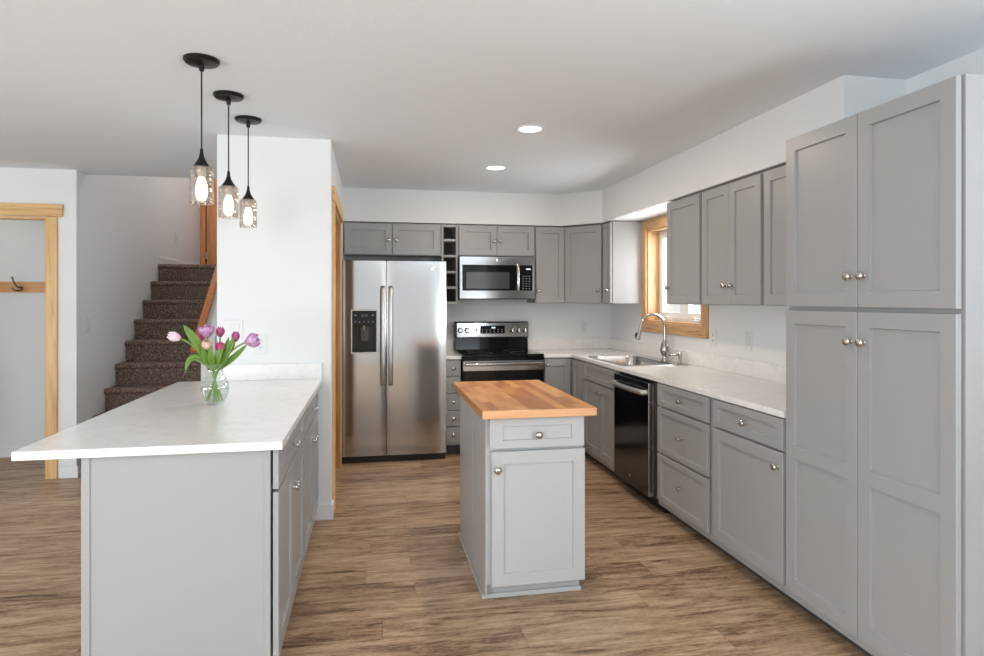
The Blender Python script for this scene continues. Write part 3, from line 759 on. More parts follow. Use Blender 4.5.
# ------------------------------------------------------------------ wall cabinets
FU = F((XR - 0.305, 0, 0), (0, 1, 0), (-1, 0, 0))
def wall_cab(fr, u0, u1, depth, doors, label, z0=ZU0, z1=ZU1, group=None, name='wall_cabinet', stile=0.058):
    c = fr.p((u0 + u1) / 2, -depth / 2, z0)
    r = thing(name, c, label, 'cabinet', group)
    b = BM(); fr.box(b, u0, u1, -depth, 0, z0, z1 - 0.002); obj('body', b, M_cab, r)
    for (a, c_, k) in doors: door(fr, r, a, c_, z0 + 0.004, z1 - 0.012, k, stile=stile)
    return r
gU = 'wall cabinets over the sink run'
wall_cab(FU, 2.594, 3.212, 0.304, [(2.602, 2.898, (2.86, 1.515)), (2.902, 3.197, (2.94, 1.515))], 'grey wall cabinet partly hidden behind the tall pantry', group=gU)
wall_cab(FU, 3.214, 3.893, 0.304, [(3.228, 3.546, (3.510, 1.512)), (3.550, 3.872, (3.586, 1.512))], 'grey wall cabinet with two doors and paired knobs in the sink run', group=gU)
wall_cab(FU, 3.895, 4.390, 0.304, [(3.908, 4.377, (4.345, 1.513))], 'grey single-door wall cabinet overlapping the window', group=gU)
r = wall_cab(FU, 5.513, 5.738, 0.304, [(5.517, 5.700, (5.545, 1.515))], 'slim grey wall cabinet at the corner with its pale side panel facing the window', group=gU, stile=0.045)
# diagonal corner cabinet
A = Vector((1.889, YB - 0.305, 0)); B_ = Vector((XR - 0.305, 5.740, 0))
u_ = (B_ - A).normalized(); n_ = Vector((u_.y, -u_.x, 0)); FD = F(A, u_, n_)
r = thing('corner_wall_cabinet', (2.2, 6.1, ZU0), 'grey wall cabinet set diagonally across the corner', 'cabinet', 'wall cabinets along the back wall')
b = BM(); prism(b, [(A.x + .001, A.y), (B_.x, B_.y + .001), (XR - 0.001, 5.741), (XR - 0.001, YB - 0.001), (A.x + .001, YB - 0.001)], ZU0, ZU1 - 0.002, P_xy); obj('body', b, M_cab, r)
Ld = (B_ - A).length
door(FD, r, 0.014, Ld - 0.014, ZU0 + 0.004, ZU1 - 0.012, (Ld - 0.042, 1.512))
# back wall cabinets
FUB = F((0, YB - 0.305, 0), (1, 0, 0), (0, -1, 0))
gB = 'wall cabinets along the back wall'
wall_cab(FUB, -0.257, 0.658, 0.304, [(-0.245, 0.192, (0.160, 1.988)), (0.197, 0.640, (0.230, 1.988))], 'short grey two-door wall cabinet above the refrigerator', z0=1.845, group=gB)
wall_cab(FUB, 0.818, 1.578, 0.304, [(0.826, 1.195, (1.168, 1.993)), (1.199, 1.570, (1.226, 1.993))], 'short grey two-door wall cabinet above the microwave', z0=1.848, group=gB)
wall_cab(FUB, 1.580, 1.887, 0.304, [(1.588, 1.879, (1.612, 1.512))], 'grey single-door wall cabinet right of the microwave', group=gB)
# wine rack
r = thing('wine_rack', (0.738, YB - .16, 1.385), 'narrow open grey rack of five cubbies between refrigerator and microwave', 'wine rack', gB)
b = BM(); box(b, 0.660, 0.678, YB - 0.315, YB - 0.0005, 1.385, ZU1 - 0.002); obj('side_panel', b, M_cab, r)
b = BM(); box(b, 0.798, 0.816, YB - 0.315, YB - 0.0005, 1.385, ZU1 - 0.002); obj('side_panel', b, M_cab, r)
for z in (1.385, 1.531, 1.680, 1.833, 1.986, 2.124):
    b = BM(); box(b, 0.678, 0.798, YB - 0.313, YB - 0.013, z, z + 0.022); obj('shelf', b, M_cab, r)
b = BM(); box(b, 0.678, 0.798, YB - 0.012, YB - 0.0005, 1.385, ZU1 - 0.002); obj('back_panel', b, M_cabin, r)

# ------------------------------------------------------------------ refrigerator
FX0, FX1, FY = -0.253, 0.657, 5.623
FF = F((0, FY, 0), (1, 0, 0), (0, -1, 0))
r = thing('refrigerator', (0.2, 6.0, 0), 'stainless side-by-side refrigerator with a dispenser in its left door', 'refrigerator')
b = BM(); box(b, FX0 + 0.004, FX1 - 0.004, FY + 0.072, YB - 0.03, 0.03, 1.752); obj('body', b, M_grey, r)
b = BM(); box(b, FX0 + 0.006, FX1 - 0.006, FY + 0.03, FY + 0.068, 0.0, 0.055); obj('base_grille', b, M_blackp, r)
b = BM(); box(b, FX0 + 0.01, FX1 - 0.01, FY + 0.03, FY + 0.075, 1.753, 1.772); obj('hinge_cover', b, M_blackp, r)
def fdoor(x0, x1, hole=None):
    """door with a softly bowed front; optional rectangular pocket"""
    b = BM(); z0, z1 = 0.062, 1.766; nu = 14
    xs = [x0 + (x1 - x0) * k / nu for k in range(nu + 1)]; zs = [z0, z1]
    if hole:
        xs = sorted(set([x for x in xs if min(abs(x - hole[0]), abs(x - hole[1])) > 0.012] + [hole[0], hole[1]])); zs = [z0, hole[2], hole[3], z1]
    def fy(x):
        q = (x - (x0 + x1) / 2) / ((x1 - x0) / 2)
        return FY + 0.006 * q ** 4 + 0.002 * q * q
    G = [[b.verts.new((x, fy(x), z)) for z in zs] for x in xs]
    H = [[b.verts.new((x, FY + 0.068, z)) for z in (zs[0], zs[-1])] for x in xs]
    for i in range(len(xs) - 1):
        for j in range(len(zs) - 1):
            if hole and j == 1 and hole[0] - 1e-6 <= xs[i] and xs[i + 1] <= hole[1] + 1e-6: continue
            b.faces.new([G[i][j], G[i + 1][j], G[i + 1][j + 1], G[i][j + 1]])
        b.faces.new([G[i][0], G[i + 1][0], H[i + 1][0], H[i][0]]); b.faces.new([G[i][-1], G[i + 1][-1], H[i + 1][1], H[i][1]])
        b.faces.new([H[i][0], H[i + 1][0], H[i + 1][1], H[i][1]])
    for i in (0, -1): b.faces.new([G[i][j] for j in range(len(zs))] + [H[i][1], H[i][0]])
    return b
HX0, HX1, HZ0, HZ1 = -0.163, 0.045, 0.968, 1.330
dL = obj('door', fdoor(FX0, 0.1265, (HX0, HX1, HZ0, HZ1)), M_steel, r, smooth=True)
dR = obj('door', fdoor(0.1325, FX1), M_steel, r, smooth=True)
for dd, x in ((dL, 0.100), (dR, 0.165)):
    b = BM(); zz = [0.672, 0.69, 0.72, 0.90, 1.11, 1.30, 1.50, 1.53, 1.548]
    nn = [-0.004, 0.03, 0.042, 0.050, 0.053, 0.050, 0.042, 0.03, -0.004]
    pr_ = [(x - 0.019, 0.0), (x - 0.014, 0.010), (x, 0.014), (x + 0.014, 0.010), (x + 0.019, 0.0), (x, -0.004)]
    rings = [[b.verts.new((px, FY + 0.004 - n - dn * (0.3 if i in (0, 8) else 1), z)) for px, dn in pr_] for i, (z, n) in enumerate(zip(zz, nn))]
    for q, s2 in zip(rings, rings[1:]):
        for k in range(6): b.faces.new([q[k], q[(k + 1) % 6], s2[(k + 1) % 6], s2[k]])
    b.faces.new(rings[0]); b.faces.new(rings[-1])
    obj('handle', b, M_handle, dd, smooth=True)
# dispenser
b = BM()
grid_slab(b, [HX0 - 0.012, HX0 + 0.002, HX1 - 0.002, HX1 + 0.012], [HZ0 - 0.014, HZ0 + 0.002, HZ1 - 0.002, HZ1 + 0.012], {(i, j) for i in range(3) for j in range(3)} - {(1, 1)}, FY - 0.006, FY + 0.004, P_xz)
dp = obj('dispenser', b, M_nick, dL, bevel=0.003)
b = BM(); box(b, HX0, HX1, FY - 0.004, FY + 0.02, HZ0 + 0.235, HZ1); obj('dispenser_panel', b, M_blackg, dL)
b = BM()
grid_slab(b, [HX0, HX0 + 0.014, HX1 - 0.014, HX1], [HZ0, HZ0 + 0.016, HZ0 + 0.234], {(0, 0), (1, 0), (2, 0), (0, 1), (2, 1)}, FY - 0.002, FY + 0.058, P_xz)
box(b, HX0, HX1, FY + 0.0575, FY + 0.064, HZ0, HZ0 + 0.234)
obj('dispenser_recess', b, M_blackp, dL)
b = BM(); box(b, -0.095, -0.020, FY + 0.015, FY + 0.05, HZ0 + 0.09, HZ0 + 0.23); obj('dispenser_paddle', b, M_grey, dL, bevel=0.008)
b = BM(); tube(b, [(-0.058, FY + 0.02, HZ0 + 0.233), (-0.058, FY + 0.02, HZ0 + 0.19)], [0.02, 0.014], 14); obj('dispenser_spout', b, M_nick, dL, smooth=True)
for i in range(5):
    b = BM(); box(b, HX0 + 0.022 + i * 0.037, HX0 + 0.032 + i * 0.037, FY - 0.0048, FY - 0.0038, HZ0 + 0.262, HZ0 + 0.268); obj('key', b, M_keys, dL)
for i in (0, 4):
    b = BM(); box(b, HX0 + 0.022 + i * 0.037, HX0 + 0.034 + i * 0.037, FY - 0.0048, FY - 0.0038, HZ1 - 0.045, HZ1 - 0.035); obj('key', b, M_keys, dL)
b = BM(); box(b, HX0 + 0.075, HX0 + 0.133, FY - 0.0048, FY - 0.0038, HZ1 - 0.055, HZ1 - 0.030); obj('dispenser_display', b, M_grey, dL)
def roundel(fr, u, z, n, rad, parent):
    b = BM()
    lathe(b, [(0, 0), (rad, 0), (rad, 0.0015), (rad * 0.86, 0.0022), (rad * 0.84, 0.0012), (0, 0.0012)], fr.p(u, n, z), fr.n, 24, cap=False)
    e = obj('round_emblem', b, M_chrome, parent)
    cu = bpy.data.curves.new('emblem_text', 'FONT'); cu.body = 'GE'; cu.size = rad * 1.15; cu.align_x = 'CENTER'; cu.align_y = 'CENTER'; cu.extrude = 0.0004; cu.shear = 0.3
    tmp = bpy.data.objects.new('emblem_text', cu); C.objects.link(tmp)
    dg = bpy.context.evaluated_depsgraph_get(); me = bpy.data.meshes.new_from_object(tmp.evaluated_get(dg))
    b = BM(); b.from_mesh(me); bpy.data.objects.remove(tmp)
    for v in b.verts: v.co = fr.p(u + v.co.x, n + 0.0016 + v.co.z, z + v.co.y)
    obj('emblem_lettering', b, M_grey, parent)
roundel(FF, 0.547, 1.700, -0.002, 0.020, dR)

# ------------------------------------------------------------------ microwave
MY = 5.95
FM = F((0, MY, 0), (1, 0, 0), (0, -1, 0))
r = thing('microwave', (1.19, 6.15, 1.435), 'stainless over-the-range microwave with a black window', 'microwave')
b = BM(); box(b, 0.823, 1.560, MY + 0.022, YB - 0.002, 1.442, 1.842); obj('body', b, M_grey, r)
b = BM(); grid_slab(b, [0.822, 0.846, 1.536, 1.558], [1.437, 1.513, 1.757, 1.836], {(i, j) for i in range(3) for j in range(3)} - {(1, 1)}, MY, MY + 0.022, P_xz); obj('door_frame', b, M_steel, r, bevel=0.002)
b = BM(); box(b, 0.846, 1.412, MY + 0.001, MY + 0.021, 1.513, 1.757); gl = obj('door_glass', b, M_blackg, r)
b = BM(); box(b, 0.886, 1.305, MY - 0.0006, MY + 0.003, 1.532, 1.690); obj('window_mesh', b, plain('microwave_screen', (0.05, 0.05, 0.052, 1), 0.12, spec=0.9), gl)
b = BM(); box(b, 1.413, 1.536, MY + 0.001, MY + 0.021, 1.513, 1.757); cp = obj('control_panel', b, M_blackg, r)
b = BM()
for i in range(3):
    for j in range(6): box(b, 1.436 + i * 0.030, 1.448 + i * 0.030, MY - 0.0002, MY + 0.0015, 1.530 + j * 0.024, 1.535 + j * 0.024)
obj('keypad', b, M_keys, cp)
b = BM(); box(b, 1.470, 1.515, MY - 0.0002, MY + 0.0015, 1.715, 1.728); obj('clock_display', b, M_disp, cp)
b = BM(); tube(b, [(1.382, MY + 0.004, 1.515), (1.382, MY - 0.03, 1.520), (1.382, MY - 0.036, 1.56), (1.382, MY - 0.036, 1.72), (1.382, MY - 0.03, 1.752), (1.382, MY + 0.004, 1.757)], [0.014, 0.015, 0.016, 0.016, 0.015, 0.014], 12); obj('handle', b, M_steel, r, smooth=True)
b = BM(); box(b, 0.85, 1.53, MY + 0.03, YB - 0.05, 1.428, 1.442); obj('vent_grille', b, M_blackp, r)
roundel(FM, 1.19, 1.797, 0.0, 0.016, r)

# ------------------------------------------------------------------ range
RX0, RX1, RY = 0.811, 1.573, 5.67
FG = F((0, RY, 0), (1, 0, 0), (0, -1, 0))
r = thing('range', (1.19, 6.0, 0), 'stainless and black electric range with a raised control panel', 'stove')
b = BM(); box(b, RX0 + 0.003, RX1 - 0.003, RY + 0.04, YB - 0.025, 0.03, 0.900); obj('body', b, M_blackp, r)
b = BM(); box(b, RX0, RX1, RY + 0.005, 6.245, 0.901, 0.926); obj('cooktop', b, M_blackg, r, bevel=0.004)
for (x, y, q) in ((1.0, 5.83, 0.11), (1.38, 5.83, 0.09), (1.0, 6.09, 0.08), (1.38, 6.09, 0.10)):
    b = BM(); lathe(b, [(q, 0), (q + 0.003, 0), (q + 0.003, 0.0006), (q, 0.0006), (q, 0)], (x, y, 0.9262), seg=40, cap=False); obj('burner_ring', b, M_grey, r)
b = BM(); prism(b, [(6.245, 0.905), (6.245, 0.93), (6.262, 1.045), (YB - 0.026, 1.045), (YB - 0.026, 0.905)], RX0 + 0.012, RX1 - 0.012, P_yz); obj('lower_backguard', b, M_blackg, r)
b = BM(); prism(b, [(6.254, 1.046), (6.254, 1.185), (6.270, 1.205), (YB - 0.026, 1.205), (YB - 0.026, 1.046)], RX0 + 0.004, RX1 - 0.004, P_yz); bp = obj('backguard', b, M_blackp, r, bevel=0.004)
FP = F((0, 6.254, 0), (1, 0, 0), (0, -1, 0))
b = BM(); FP.box(b, RX0 + 0.022, RX1 - 0.010, -0.001, 0.006, 1.050, 1.194); pn = obj('control_panel', b, M_steel, r, bevel=0.003)
b = BM(); FP.box(b, 1.070, 1.322, 0.003, 0.008, 1.086, 1.166); ds = obj('display', b, M_blackg, r)
b = BM(); FP.box(b, 1.185, 1.225, 0.0078, 0.0086, 1.138, 1.152); obj('clock_digits', b, M_disp, r)
b = BM()
for i in range(6):
    for j in range(2): FP.box(b, 1.088 + i * 0.040, 1.098 + i * 0.040, 0.0078, 0.0086, 1.100 + j * 0.022, 1.106 + j * 0.022)
obj('key_marks', b, M_keys, r)
b = BM(); FP.box(b, 1.025, 1.042, 0.004, 0.009, 1.112, 1.132); obj('indicator', b, M_blackp, r)
for x in (0.868, 0.938, 1.398, 1.465, 1.530):
    b = BM(); lathe(b, [(0, 0), (0.027, 0), (0.027, 0.004), (0.021, 0.008), (0.019, 0.028), (0.015, 0.032), (0, 0.032)], FP.p(x, 0.006, 1.120), FP.n, 20, cap=False)
    kb = obj('knob', b, M_steel, r, smooth=True)
    b = BM(); FP.box(b, x - 0.004, x + 0.004, 0.036, 0.044, 1.102, 1.138); obj('grip', b, M_chrome, kb, bevel=0.002)
b = BM(); FG.box(b, RX0, RX1, -0.035, 0.006, 0.872, 0.900); obj('front_trim', b, M_blackg, r, bevel=0.003)
b = BM(); FG.box(b, RX0 + 0.003, RX1 - 0.003, -0.039, 0.0, 0.225, 0.868); od = obj('oven_door', b, M_blackg, r, bevel=0.004)
b = BM(); FG.box(b, RX0 + 0.003, RX1 - 0.003, 0.0, 0.003, 0.780, 0.868); obj('door_band', b, M_steel, od, bevel=0.001)
b = BM(); tube(b, [FG.p(0.835, 0.0, 0.842)] + [FG.p(0.835 + 0.714 * q / 6, 0.045, 0.842) for q in range(7)] + [FG.p(1.549, 0.0, 0.842)], 0.016, 12); obj('handle', b, M_steel, od, smooth=True)
b = BM(); FG.box(b, RX0 + 0.003, RX1 - 0.003, -0.039, 0.0, 0.06, 0.220); obj('storage_drawer', b, M_steel, r, bevel=0.003)
b = BM(); box(b, RX0 + 0.02, RX1 - 0.02, RY + 0.06, RY + 0.2, 0.0, 0.03); obj('plinth', b, M_blackp, r)

# ------------------------------------------------------------------ island cart with butcher block
IX0, IX1, IY0, IY1 = 0.499, 1.050, 2.853, 3.919
r = thing('kitchen_island', (0.77, 3.35, 0), 'small light grey island with a butcher block top, a drawer and a door', 'kitchen island')
b = BM(); box(b, IX0, IX1, IY0, IY1, CT - 0.038, CT); bb = obj('butcher_block_top', b, [M_block, M_blockx, M_blocky], r, bevel=0.003)
for p_ in bb.data.polygons: p_.material_index = 1 if abs(p_.normal.y) > .9 else (2 if abs(p_.normal.x) > .9 else 0)
FI = F((0, 2.923, 0), (1, 0, 0), (0, -1, 0))
b = BM(); box(b, 0.534, 1.005, 2.924, 3.79, 0.085, CT - 0.0385); body = obj('body', b, M_isl, r, bevel=0.002)
b = BM(); box(b, 0.534, 1.005, 2.985, 3.79, 0.0, 0.0848); obj('toe_kick', b, M_isl, r)
b = BM(); box(b, 0.526, 0.5335, 2.924, 3.312, 0.02, CT - 0.039); obj('side_panel', b, M_isl, r, bevel=0.002)
b = BM(); box(b, 0.526, 0.5335, 3.320, 3.79, 0.02, CT - 0.039); obj('side_panel', b, M_isl, r, bevel=0.002)
b = BM(); box(b, 0.520, 1.010, 2.968, 2.9848, 0.0, 0.022); box(b, 0.516, 0.526, 2.968, 3.80, 0.0, 0.022); obj('shoe_moulding', b, M_isl, r, bevel=0.003)
door(FI, r, 0.541, 1.003, 0.727, 0.869, (0.774, 0.789), mat=M_isl, name='drawer', stile=0.062, rail=0.038)
door(FI, r, 0.551, 1.006, 0.083, 0.714, (0.577, 0.632), mat=M_isl, stile=0.058)

# ------------------------------------------------------------------ peninsula
FPN = F((-0.358, 0, 0), (0, 1, 0), (1, 0, 0))
PX0, PXE = -0.985, -0.361
def pen_cab(y0, y1, dr_, doors, label, end=False):
    r = thing('peninsula_cabinet', ((PX0 + PXE) / 2, (y0 + y1) / 2, 0), label, 'cabinet', 'cabinets under the peninsula worktop')
    b = BM(); box(b, PX0 + 0.002, PXE, y0 + (0.012 if end else 0), y1, 0.072, ZT); obj('body', b, M_cab, r)
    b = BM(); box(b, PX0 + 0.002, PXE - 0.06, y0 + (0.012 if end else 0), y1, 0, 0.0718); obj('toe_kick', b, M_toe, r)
    if end:
        b = BM(); box(b, PX0, PXE, y0, y0 + 0.0118, 0, ZT); e = obj('end_panel', b, M_cab, r)
        b = BM(); box(b, PX0, PX0 + 0.028, y0 - 0.005, y0 - 0.0002, 0, ZT); obj('corner_strip', b, M_cab, e, bevel=0.002)
        b = BM(); box(b, PXE - 0.022, PXE, y0 - 0.003, y0 - 0.0002, 0, ZT); obj('corner_strip', b, M_cab, e, bevel=0.001)
    door(FPN, r, dr_[0], dr_[1], 0.732, 0.876, ((dr_[0] + dr_[1]) / 2, 0.795), name='drawer', stile=0.052, rail=0.036, kn=M_chrome)
    for a, c, k in doors: door(FPN, r, a, c, 0.105, 0.720, (k, 0.622), kn=M_chrome)
pen_cab(2.418, 3.330, (2.424, 3.318), [(2.424, 2.868, 2.828), (2.874, 3.318, 2.914)], 'grey peninsula cabinet at the near end with the broad plain end panel', True)
pen_cab(3.332, 4.243, (3.352, 4.200), [(3.352, 3.774, 3.740), (3.780, 4.200, 3.814)], 'grey peninsula cabinet at the far end against the pillar wall')
r = thing('worktop', (-0.75, 3.3, CT - 0.03), 'white quartz worktop of the peninsula, overhanging on its left side', 'countertop')
b = BM(); box(b, -1.184, -0.315, 2.3825, PY_ - 0.0005, CT - 0.03, CT); obj('slab', b, M_quartz, r, bevel=0.002)
b = BM(); box(b, -0.955, -0.315, PY_ - 0.021, PY_ - 0.0005, CT + 0.0003, 1.016); obj('backsplash', b, M_quartz, r, bevel=0.002)

# ------------------------------------------------------------------ switches and outlets
def plate(name, fr, u, z, w_, h, kind, label, cat, group=None):
    r = thing(name, fr.p(u, 0, z - h / 2), label, cat, group)
    b = BM(); fr.box(b, u - w_ / 2, u + w_ / 2, 0.0003, 0.006, z - h / 2, z + h / 2); obj('cover_plate', b, M_plate, r, bevel=0.002)
    n = max(1, round(w_ / 0.075)) if kind == 'rocker' else 1
    for i in range(n):
        uu = u + (i - (n - 1) / 2) * 0.046
        if kind == 'rocker':
            b = BM(); fr.box(b, uu - 0.016, uu + 0.016, 0.0055, 0.009, z - 0.033, z + 0.033); obj('rocker', b, M_plate, r, bevel=0.002)
        else:
            for dz in (-0.02, 0.02):
                b = BM(); fr.box(b, uu - 0.016, uu + 0.016, 0.0055, 0.008, z + dz - 0.0165, z + dz + 0.0165); s_ = obj('socket', b, M_plate, r, bevel=0.004)
                b = BM()
                for du in (-0.006, 0.006): fr.box(b, uu + du - 0.0015, uu + du + 0.0015, 0.0075, 0.0084, z + dz - 0.003, z + dz + 0.007)
                fr.box(b, uu - 0.002, uu + 0.002, 0.0075, 0.0084, z + dz - 0.011, z + dz - 0.007)
                obj('slots', b, M_slot, s_)
FW1 = F((0, PY_, 0), (1, 0, 0), (0, -1, 0))
plate('light_switch', FW1, -0.859, 1.237, 0.118, 0.118, 'rocker', 'white double rocker switch above the tulips on the pillar wall', 'light switch')
plate('outlet', FW1, -0.696, 1.142, 0.082, 0.122, 'outlet', 'white outlet right of the double switch on the pillar wall', 'outlet')
FW2 = F((XR, 0, 0), (0, 1, 0), (-1, 0, 0))
plate('outlet', FW2, 4.292, 1.143, 0.080, 0.122, 'outlet', 'white outlet directly right of the window casing', 'outlet')
plate('light_switch', FW2, 3.846, 1.143, 0.076, 0.122, 'rocker', 'white wall switch above the worktop nearer the pantry', 'light switch')
FW3 = F((0, YB, 0), (1, 0, 0), (0, -1, 0))
plate('outlet', FW3, 2.190, 1.137, 0.082, 0.122, 'outlet', 'white outlet on the back wall right of the range', 'outlet')
FW4 = F((-2.323, 0, 0), (0, 1, 0), (1, 0, 0))
plate('light_switch', FW4, 5.797, 1.215, 0.10, 0.122, 'rocker', 'white light switch at the foot of the stairs on the grey wall', 'light switch')
plate('outlet', FW4, 8.25, 2.17, 0.082, 0.122, 'outlet', 'small white outlet on the wall at the top of the stairs', 'outlet')

# ------------------------------------------------------------------ recessed lights
def can(x, y, z, lab, lit=True):
    r = thing('recessed_light', (x, y, z), lab, 'ceiling light', 'recessed ceiling lights')
    b = BM(); lathe(b, [(0.068, 0), (0.088, 0), (0.085, -0.004), (0.070, -0.006), (0.068, -0.003), (0.068, 0)], (x, y, z - 0.0004), seg=36, cap=False); obj('trim_ring', b, M_trimw, r, smooth=True)
    b = BM(); lathe(b, [(0, -0.003), (0.068, -0.003), (0.068, -0.0006), (0, -0.0006)], (x, y, z), seg=36, cap=False); obj('diffuser', b, M_can if lit else M_trimw, r)
    if lit:
        l = bpy.data.lights.new('downlight', 'AREA'); l.shape = 'DISK'; l.size = 0.13; l.energy = 8.5 if z > 2.3 else 2.5; l.color = (1.0, 0.82, 0.64)
        o = bpy.data.objects.new('downlight', l); C.objects.link(o); o.parent = r; o.location = (0, 0, -0.012)
can(0.948, 3.739, ZC, 'bright round recessed ceiling light nearer the camera')
can(0.960, 4.891, ZC, 'bright round recessed ceiling light farther back, nearer the refrigerator')
can(2.245, 4.90, ZU1 + 0.006, 'small round recessed light in the soffit above the sink window')

# ------------------------------------------------------------------ pendant lights
def pendant(x, y, lab):
    r = thing('pendant_light', (x, y, 1.84), lab, 'pendant light', 'pendant lights over the peninsula')
    b = BM(); lathe(b, [(0, 0), (0.073, 0), (0.074, -0.008), (0.066, -0.018), (0.03, -0.024), (0.012, -0.028), (0.010, -0.05), (0, -0.05)], (x, y, ZC - 0.0005), seg=36, cap=False); obj('canopy', b, M_blackm, r, smooth=True)
    b = BM(); tube(b, [(x, y, ZC - 0.045), (x, y, 2.062)], 0.0035, 8); obj('cord', b, M_blackp, r)
    b = BM(); lathe(b, [(0, 0.072), (0.006, 0.072), (0.008, 0.05), (0.014, 0.028), (0.026, 0.008), (0.032, 0.0), (0.032, -0.006), (0, -0.006)], (x, y, 2.006), seg=28, cap=False); obj('socket_cap', b, M_blackm, r, smooth=True)
    b = BM(); lathe(b, [(0.028, 2.004), (0.042, 2.000), (0.047, 1.992), (0.048, 1.98), (0.048, 1.842), (0.046, 1.840), (0.0455, 1.844), (0.0455, 1.978), (0.0445, 1.99), (0.040, 1.996), (0.028, 2.000)], (x, y, 0), seg=36, cap=False); obj('glass_shade', b, M_seed, r, smooth=True)
    b = BM(); lathe(b, [(0, 1.999), (0.018, 1.999), (0.018, 1.965), (0.014, 1.955), (0, 1.955)], (x, y, 0), seg=18, cap=False); obj('lamp_holder', b, M_plate, r, smooth=True)
    b = BM(); lathe(b, [(0, 1.957), (0.012, 1.957), (0.016, 1.945), (0.022, 1.925), (0.0245, 1.90), (0.023, 1.875), (0.016, 1.857), (0, 1.851)], (x, y, 0), seg=20, cap=False); obj('bulb', b, M_bulb, r, smooth=True)
pendant(-0.722, 2.93, 'black pendant light with seeded glass shade, nearest the camera of three in a row')
pendant(-0.712, 3.41, 'black pendant light with seeded glass shade, middle of the row of three')
pendant(-0.695, 3.84, 'black pendant light with seeded glass shade, nearest the pillar wall of three in a row')

# ------------------------------------------------------------------ vase of tulips
VX, VY, VZ = -0.750, 3.285, CT + 0.0005
r = thing('flower_vase', (VX, VY, VZ), 'clear glass vase half full of water on the peninsula worktop', 'vase')
prof = [(0, 0.0), (0.038, 0.0), (0.042, 0.004), (0.053, 0.022), (0.064, 0.048), (0.0685, 0.076), (0.066, 0.102), (0.056, 0.124), (0.044, 0.142), (0.0385, 0.158), (0.0385, 0.176), (0.043, 0.190), (0.048, 0.200)]
def smooth_prof(p, m=4):
    out = [p[0], p[1]]
    for k in range(1, len(p) - 1):
        a, b_, c_, d_ = p[k - 1], p[k], p[k + 1], p[min(k + 2, len(p) - 1)]
        for q in range(1, m + 1):
            t = q / m
            out.append(tuple(0.5 * (2 * b_[e] + (c_[e] - a[e]) * t + (2 * a[e] - 5 * b_[e] + 4 * c_[e] - d_[e]) * t * t + (3 * b_[e] - a[e] - 3 * c_[e] + d_[e]) * t ** 3) for e in (0, 1)))
    return out
prof = [(0, 0.0), (0.038, 0.0)] + smooth_prof(prof[1:], 4)[2:]
inn = [(max(a - 0.003, 0), h + (0.006 if i < 2 else 0)) for i, (a, h) in enumerate(prof)]
b = BM(); lathe(b, prof + inn[::-1], (VX, VY, VZ), seg=36, cap=False); obj('glass_body', b, M_vase, r, smooth=True)
b = BM(); lathe(b, [(0, 0.008), (0.036, 0.008), (0.040, 0.012), (0.0485, 0.022), (0.0595, 0.048), (0.0640, 0.076), (0.0630, 0.088), (0, 0.088)], (VX, VY, VZ), seg=32, cap=False); obj('water', b, M_water, r, smooth=True)

def leaf(bm, pts, wid, up):
    """a folded strap leaf along pts"""
    pts = [Vector(p) for p in pts]; n = len(pts); rows = []
    for i, p in enumerate(pts):
        t = (pts[min(i + 1, n - 1)] - pts[max(i - 1, 0)]).normalized()
        s_ = t.cross(Vector(up)).normalized(); q = i / (n - 1)
        w_ = wid * (math.sin(math.pi * min(1, 0.12 + 0.88 * q)) ** 0.7) * (1 if q < 0.97 else 0.2) + 0.001
        nn = s_.cross(t)
        rows.append([bm.verts.new(p - s_ * w_ + nn * w_ * 0.45), bm.verts.new(p), bm.verts.new(p + s_ * w_ + nn * w_ * 0.45)])
    for a, c in zip(rows, rows[1:]):
        for k in (0, 1): bm.faces.new([a[k], a[k + 1], c[k + 1], c[k]])
def bloom(bm, c, ax, ln, rad, open_=0.0, np_=6):
    ax = Vector(ax).normalized(); e1 = ax.orthogonal().normalized(); e2 = ax.cross(e1); c = Vector(c)
    for k in range(np_):
        inner = k % 2; a0 = 2 * math.pi * k / np_; rr = rad * (0.88 if inner else 1.0); rows = []
        for i in range(8):
            q = i / 7
            w_ = (0.72 * math.sin(math.pi * min(1.0, 0.20 + 0.66 * q)) ** 0.7) if q < 1 else 0.30
            prof_r = rr * (0.25 + 0.85 * math.sin(math.pi * (0.06 + 0.62 * q)) ) * (1 + open_ * q * q)
            prof_r *= (1 - 0.42 * (1 - open_) * max(0, q - 0.55) / 0.45)
            row = []
            for j in range(5):
                a = a0 + (j - 2) / 2 * w_
                row.append(bm.verts.new(c + ax * (ln * q * (1 - 0.04 * abs(j - 2))) + (e1 * math.cos(a) + e2 * math.sin(a)) * (prof_r * (1 - 0.02 * abs(j - 2)))))
            rows.append(row)
        for a, b_ in zip(rows, rows[1:]):
            for j in range(4): bm.faces.new([a[j], a[j + 1], b_[j + 1], b_[j]])
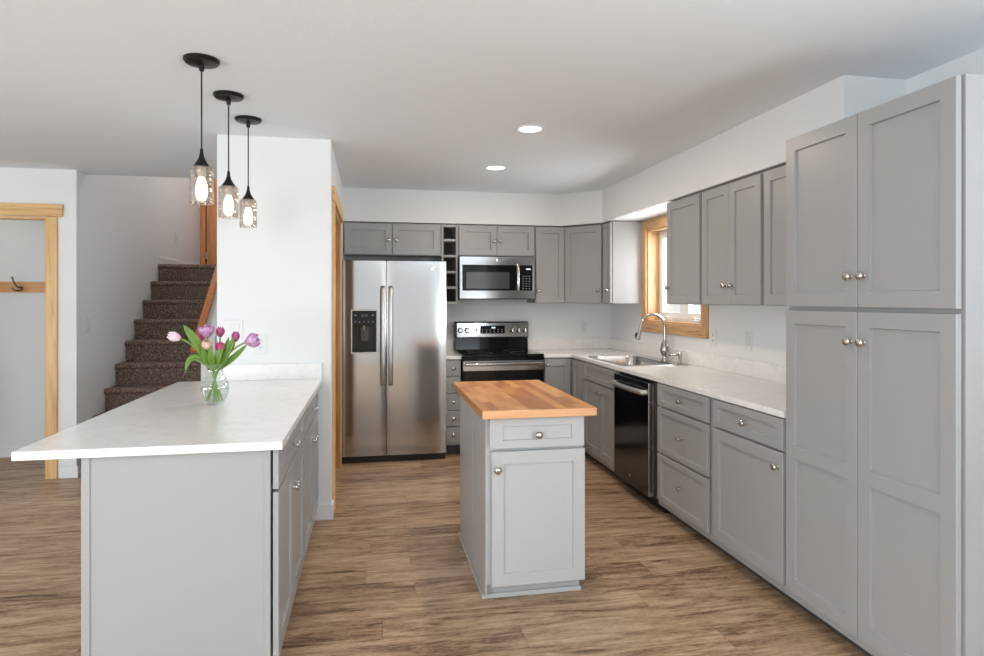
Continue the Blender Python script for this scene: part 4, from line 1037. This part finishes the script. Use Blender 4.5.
def tulip(tip, ax, ln, rad, mat, lab, foot, mid=None, open_=0.0, leaves=()):
    r = thing('tulip', (VX + foot[0], VY + foot[1], VZ + 0.011), lab, 'flower', 'tulips in the glass vase')
    foot = (foot[0] * 1.35, foot[1] * 1.35)
    base = Vector(tip) - Vector(ax).normalized() * ln
    p0 = Vector((VX + foot[0], VY + foot[1], VZ + 0.018)); nk = Vector((VX - foot[0] * 0.5, VY - foot[1] * 0.5, VZ + 0.172))
    pts = bez(p0, p0.lerp(nk, 0.35), p0.lerp(nk, 0.7), nk, 6)
    pts += bez(nk, nk + (nk - p0).normalized() * 0.05, base - Vector(ax).normalized() * 0.06, base + Vector(ax).normalized() * 0.004, 10)[1:]
    b = BM(); tube(b, pts, 0.0042, 8); obj('stem', b, M_stem, r, smooth=True)
    b = BM(); bloom(b, base, ax, ln, rad, open_); o = obj('bloom', b, mat, r, smooth=True)
    md = o.modifiers.new('petal_thickness', 'SOLIDIFY'); md.thickness = 0.0012
    for lp in leaves:
        b = BM(); leaf(b, bez(nk, *lp[0], 12), lp[1], lp[2]); lo = obj('leaf', b, M_leaf, r, smooth=True)
        md = lo.modifiers.new('leaf_thickness', 'SOLIDIFY'); md.thickness = 0.001
UP = (0, -1, 0.3)
tulip((-0.965, 3.29, 1.257), (-1, -0.05, 0.35), 0.062, 0.024, M_pale, 'pale pink tulip leaning far out to the left', (0.028, 0.0),
      leaves=[(((-0.80, 3.27, 1.20), (-0.86, 3.27, 1.26), (-0.882, 3.25, 1.305)), 0.020, UP)])
tulip((-0.800, 3.32, 1.300), (-0.1, -0.2, 1), 0.062, 0.033, M_lilac, 'open lilac tulip standing highest in the vase', (0.020, -0.015), open_=0.35)
tulip((-0.735, 3.34, 1.292), (0.05, -0.1, 1), 0.052, 0.021, M_plum, 'plum pink tulip right beside the tall lilac one', (-0.008, 0.025),
      leaves=[(((-0.80, 3.30, 1.13), (-0.87, 3.28, 1.20), (-0.876, 3.26, 1.07)), 0.017, UP)])
tulip((-0.845, 3.40, 1.262), (-0.2, 0.1, 1), 0.050, 0.022, M_mag, 'reddish pink tulip half hidden behind the tall leaf', (0.012, 0.020))
tulip((-0.722, 3.26, 1.222), (-0.05, -0.25, 1), 0.054, 0.022, M_mag, 'deep magenta tulip low at the front of the bunch', (0.004, -0.028),
      leaves=[(((-0.735, 3.25, 1.12), (-0.72, 3.24, 1.16), (-0.700, 3.26, 1.215)), 0.016, UP)])
tulip((-0.662, 3.34, 1.268), (0.1, 0.0, 1), 0.052, 0.020, M_plum, 'dark pink closed tulip between the bunch and the right-leaning lilac one', (-0.026, 0.010),
      leaves=[(((-0.70, 3.28, 1.14), (-0.68, 3.27, 1.19), (-0.655, 3.27, 1.245)), 0.018, UP)])
tulip((-0.548, 3.31, 1.232), (1, 0.0, 0.3), 0.066, 0.034, M_lilac, 'wide lilac tulip leaning out to the right before the outlet', (-0.028, -0.006), open_=0.25,
      leaves=[(((-0.68, 3.30, 1.12), (-0.63, 3.28, 1.17), (-0.598, 3.27, 1.205)), 0.014, UP)])
tulip((-0.775, 3.23, 1.232), (0.0, -0.5, 1), 0.050, 0.024, M_peach, 'small peach tulip low at the front left of the bunch', (0.014, -0.030),
      leaves=[(((-0.775, 3.26, 1.12), (-0.79, 3.25, 1.16), (-0.795, 3.24, 1.20)), 0.014, UP), (((-0.755, 3.25, 1.12), (-0.76, 3.24, 1.16), (-0.752, 3.24, 1.205)), 0.015, UP),
              (((-0.72, 3.30, 1.13), (-0.70, 3.32, 1.18), (-0.695, 3.33, 1.24)), 0.015, UP)])
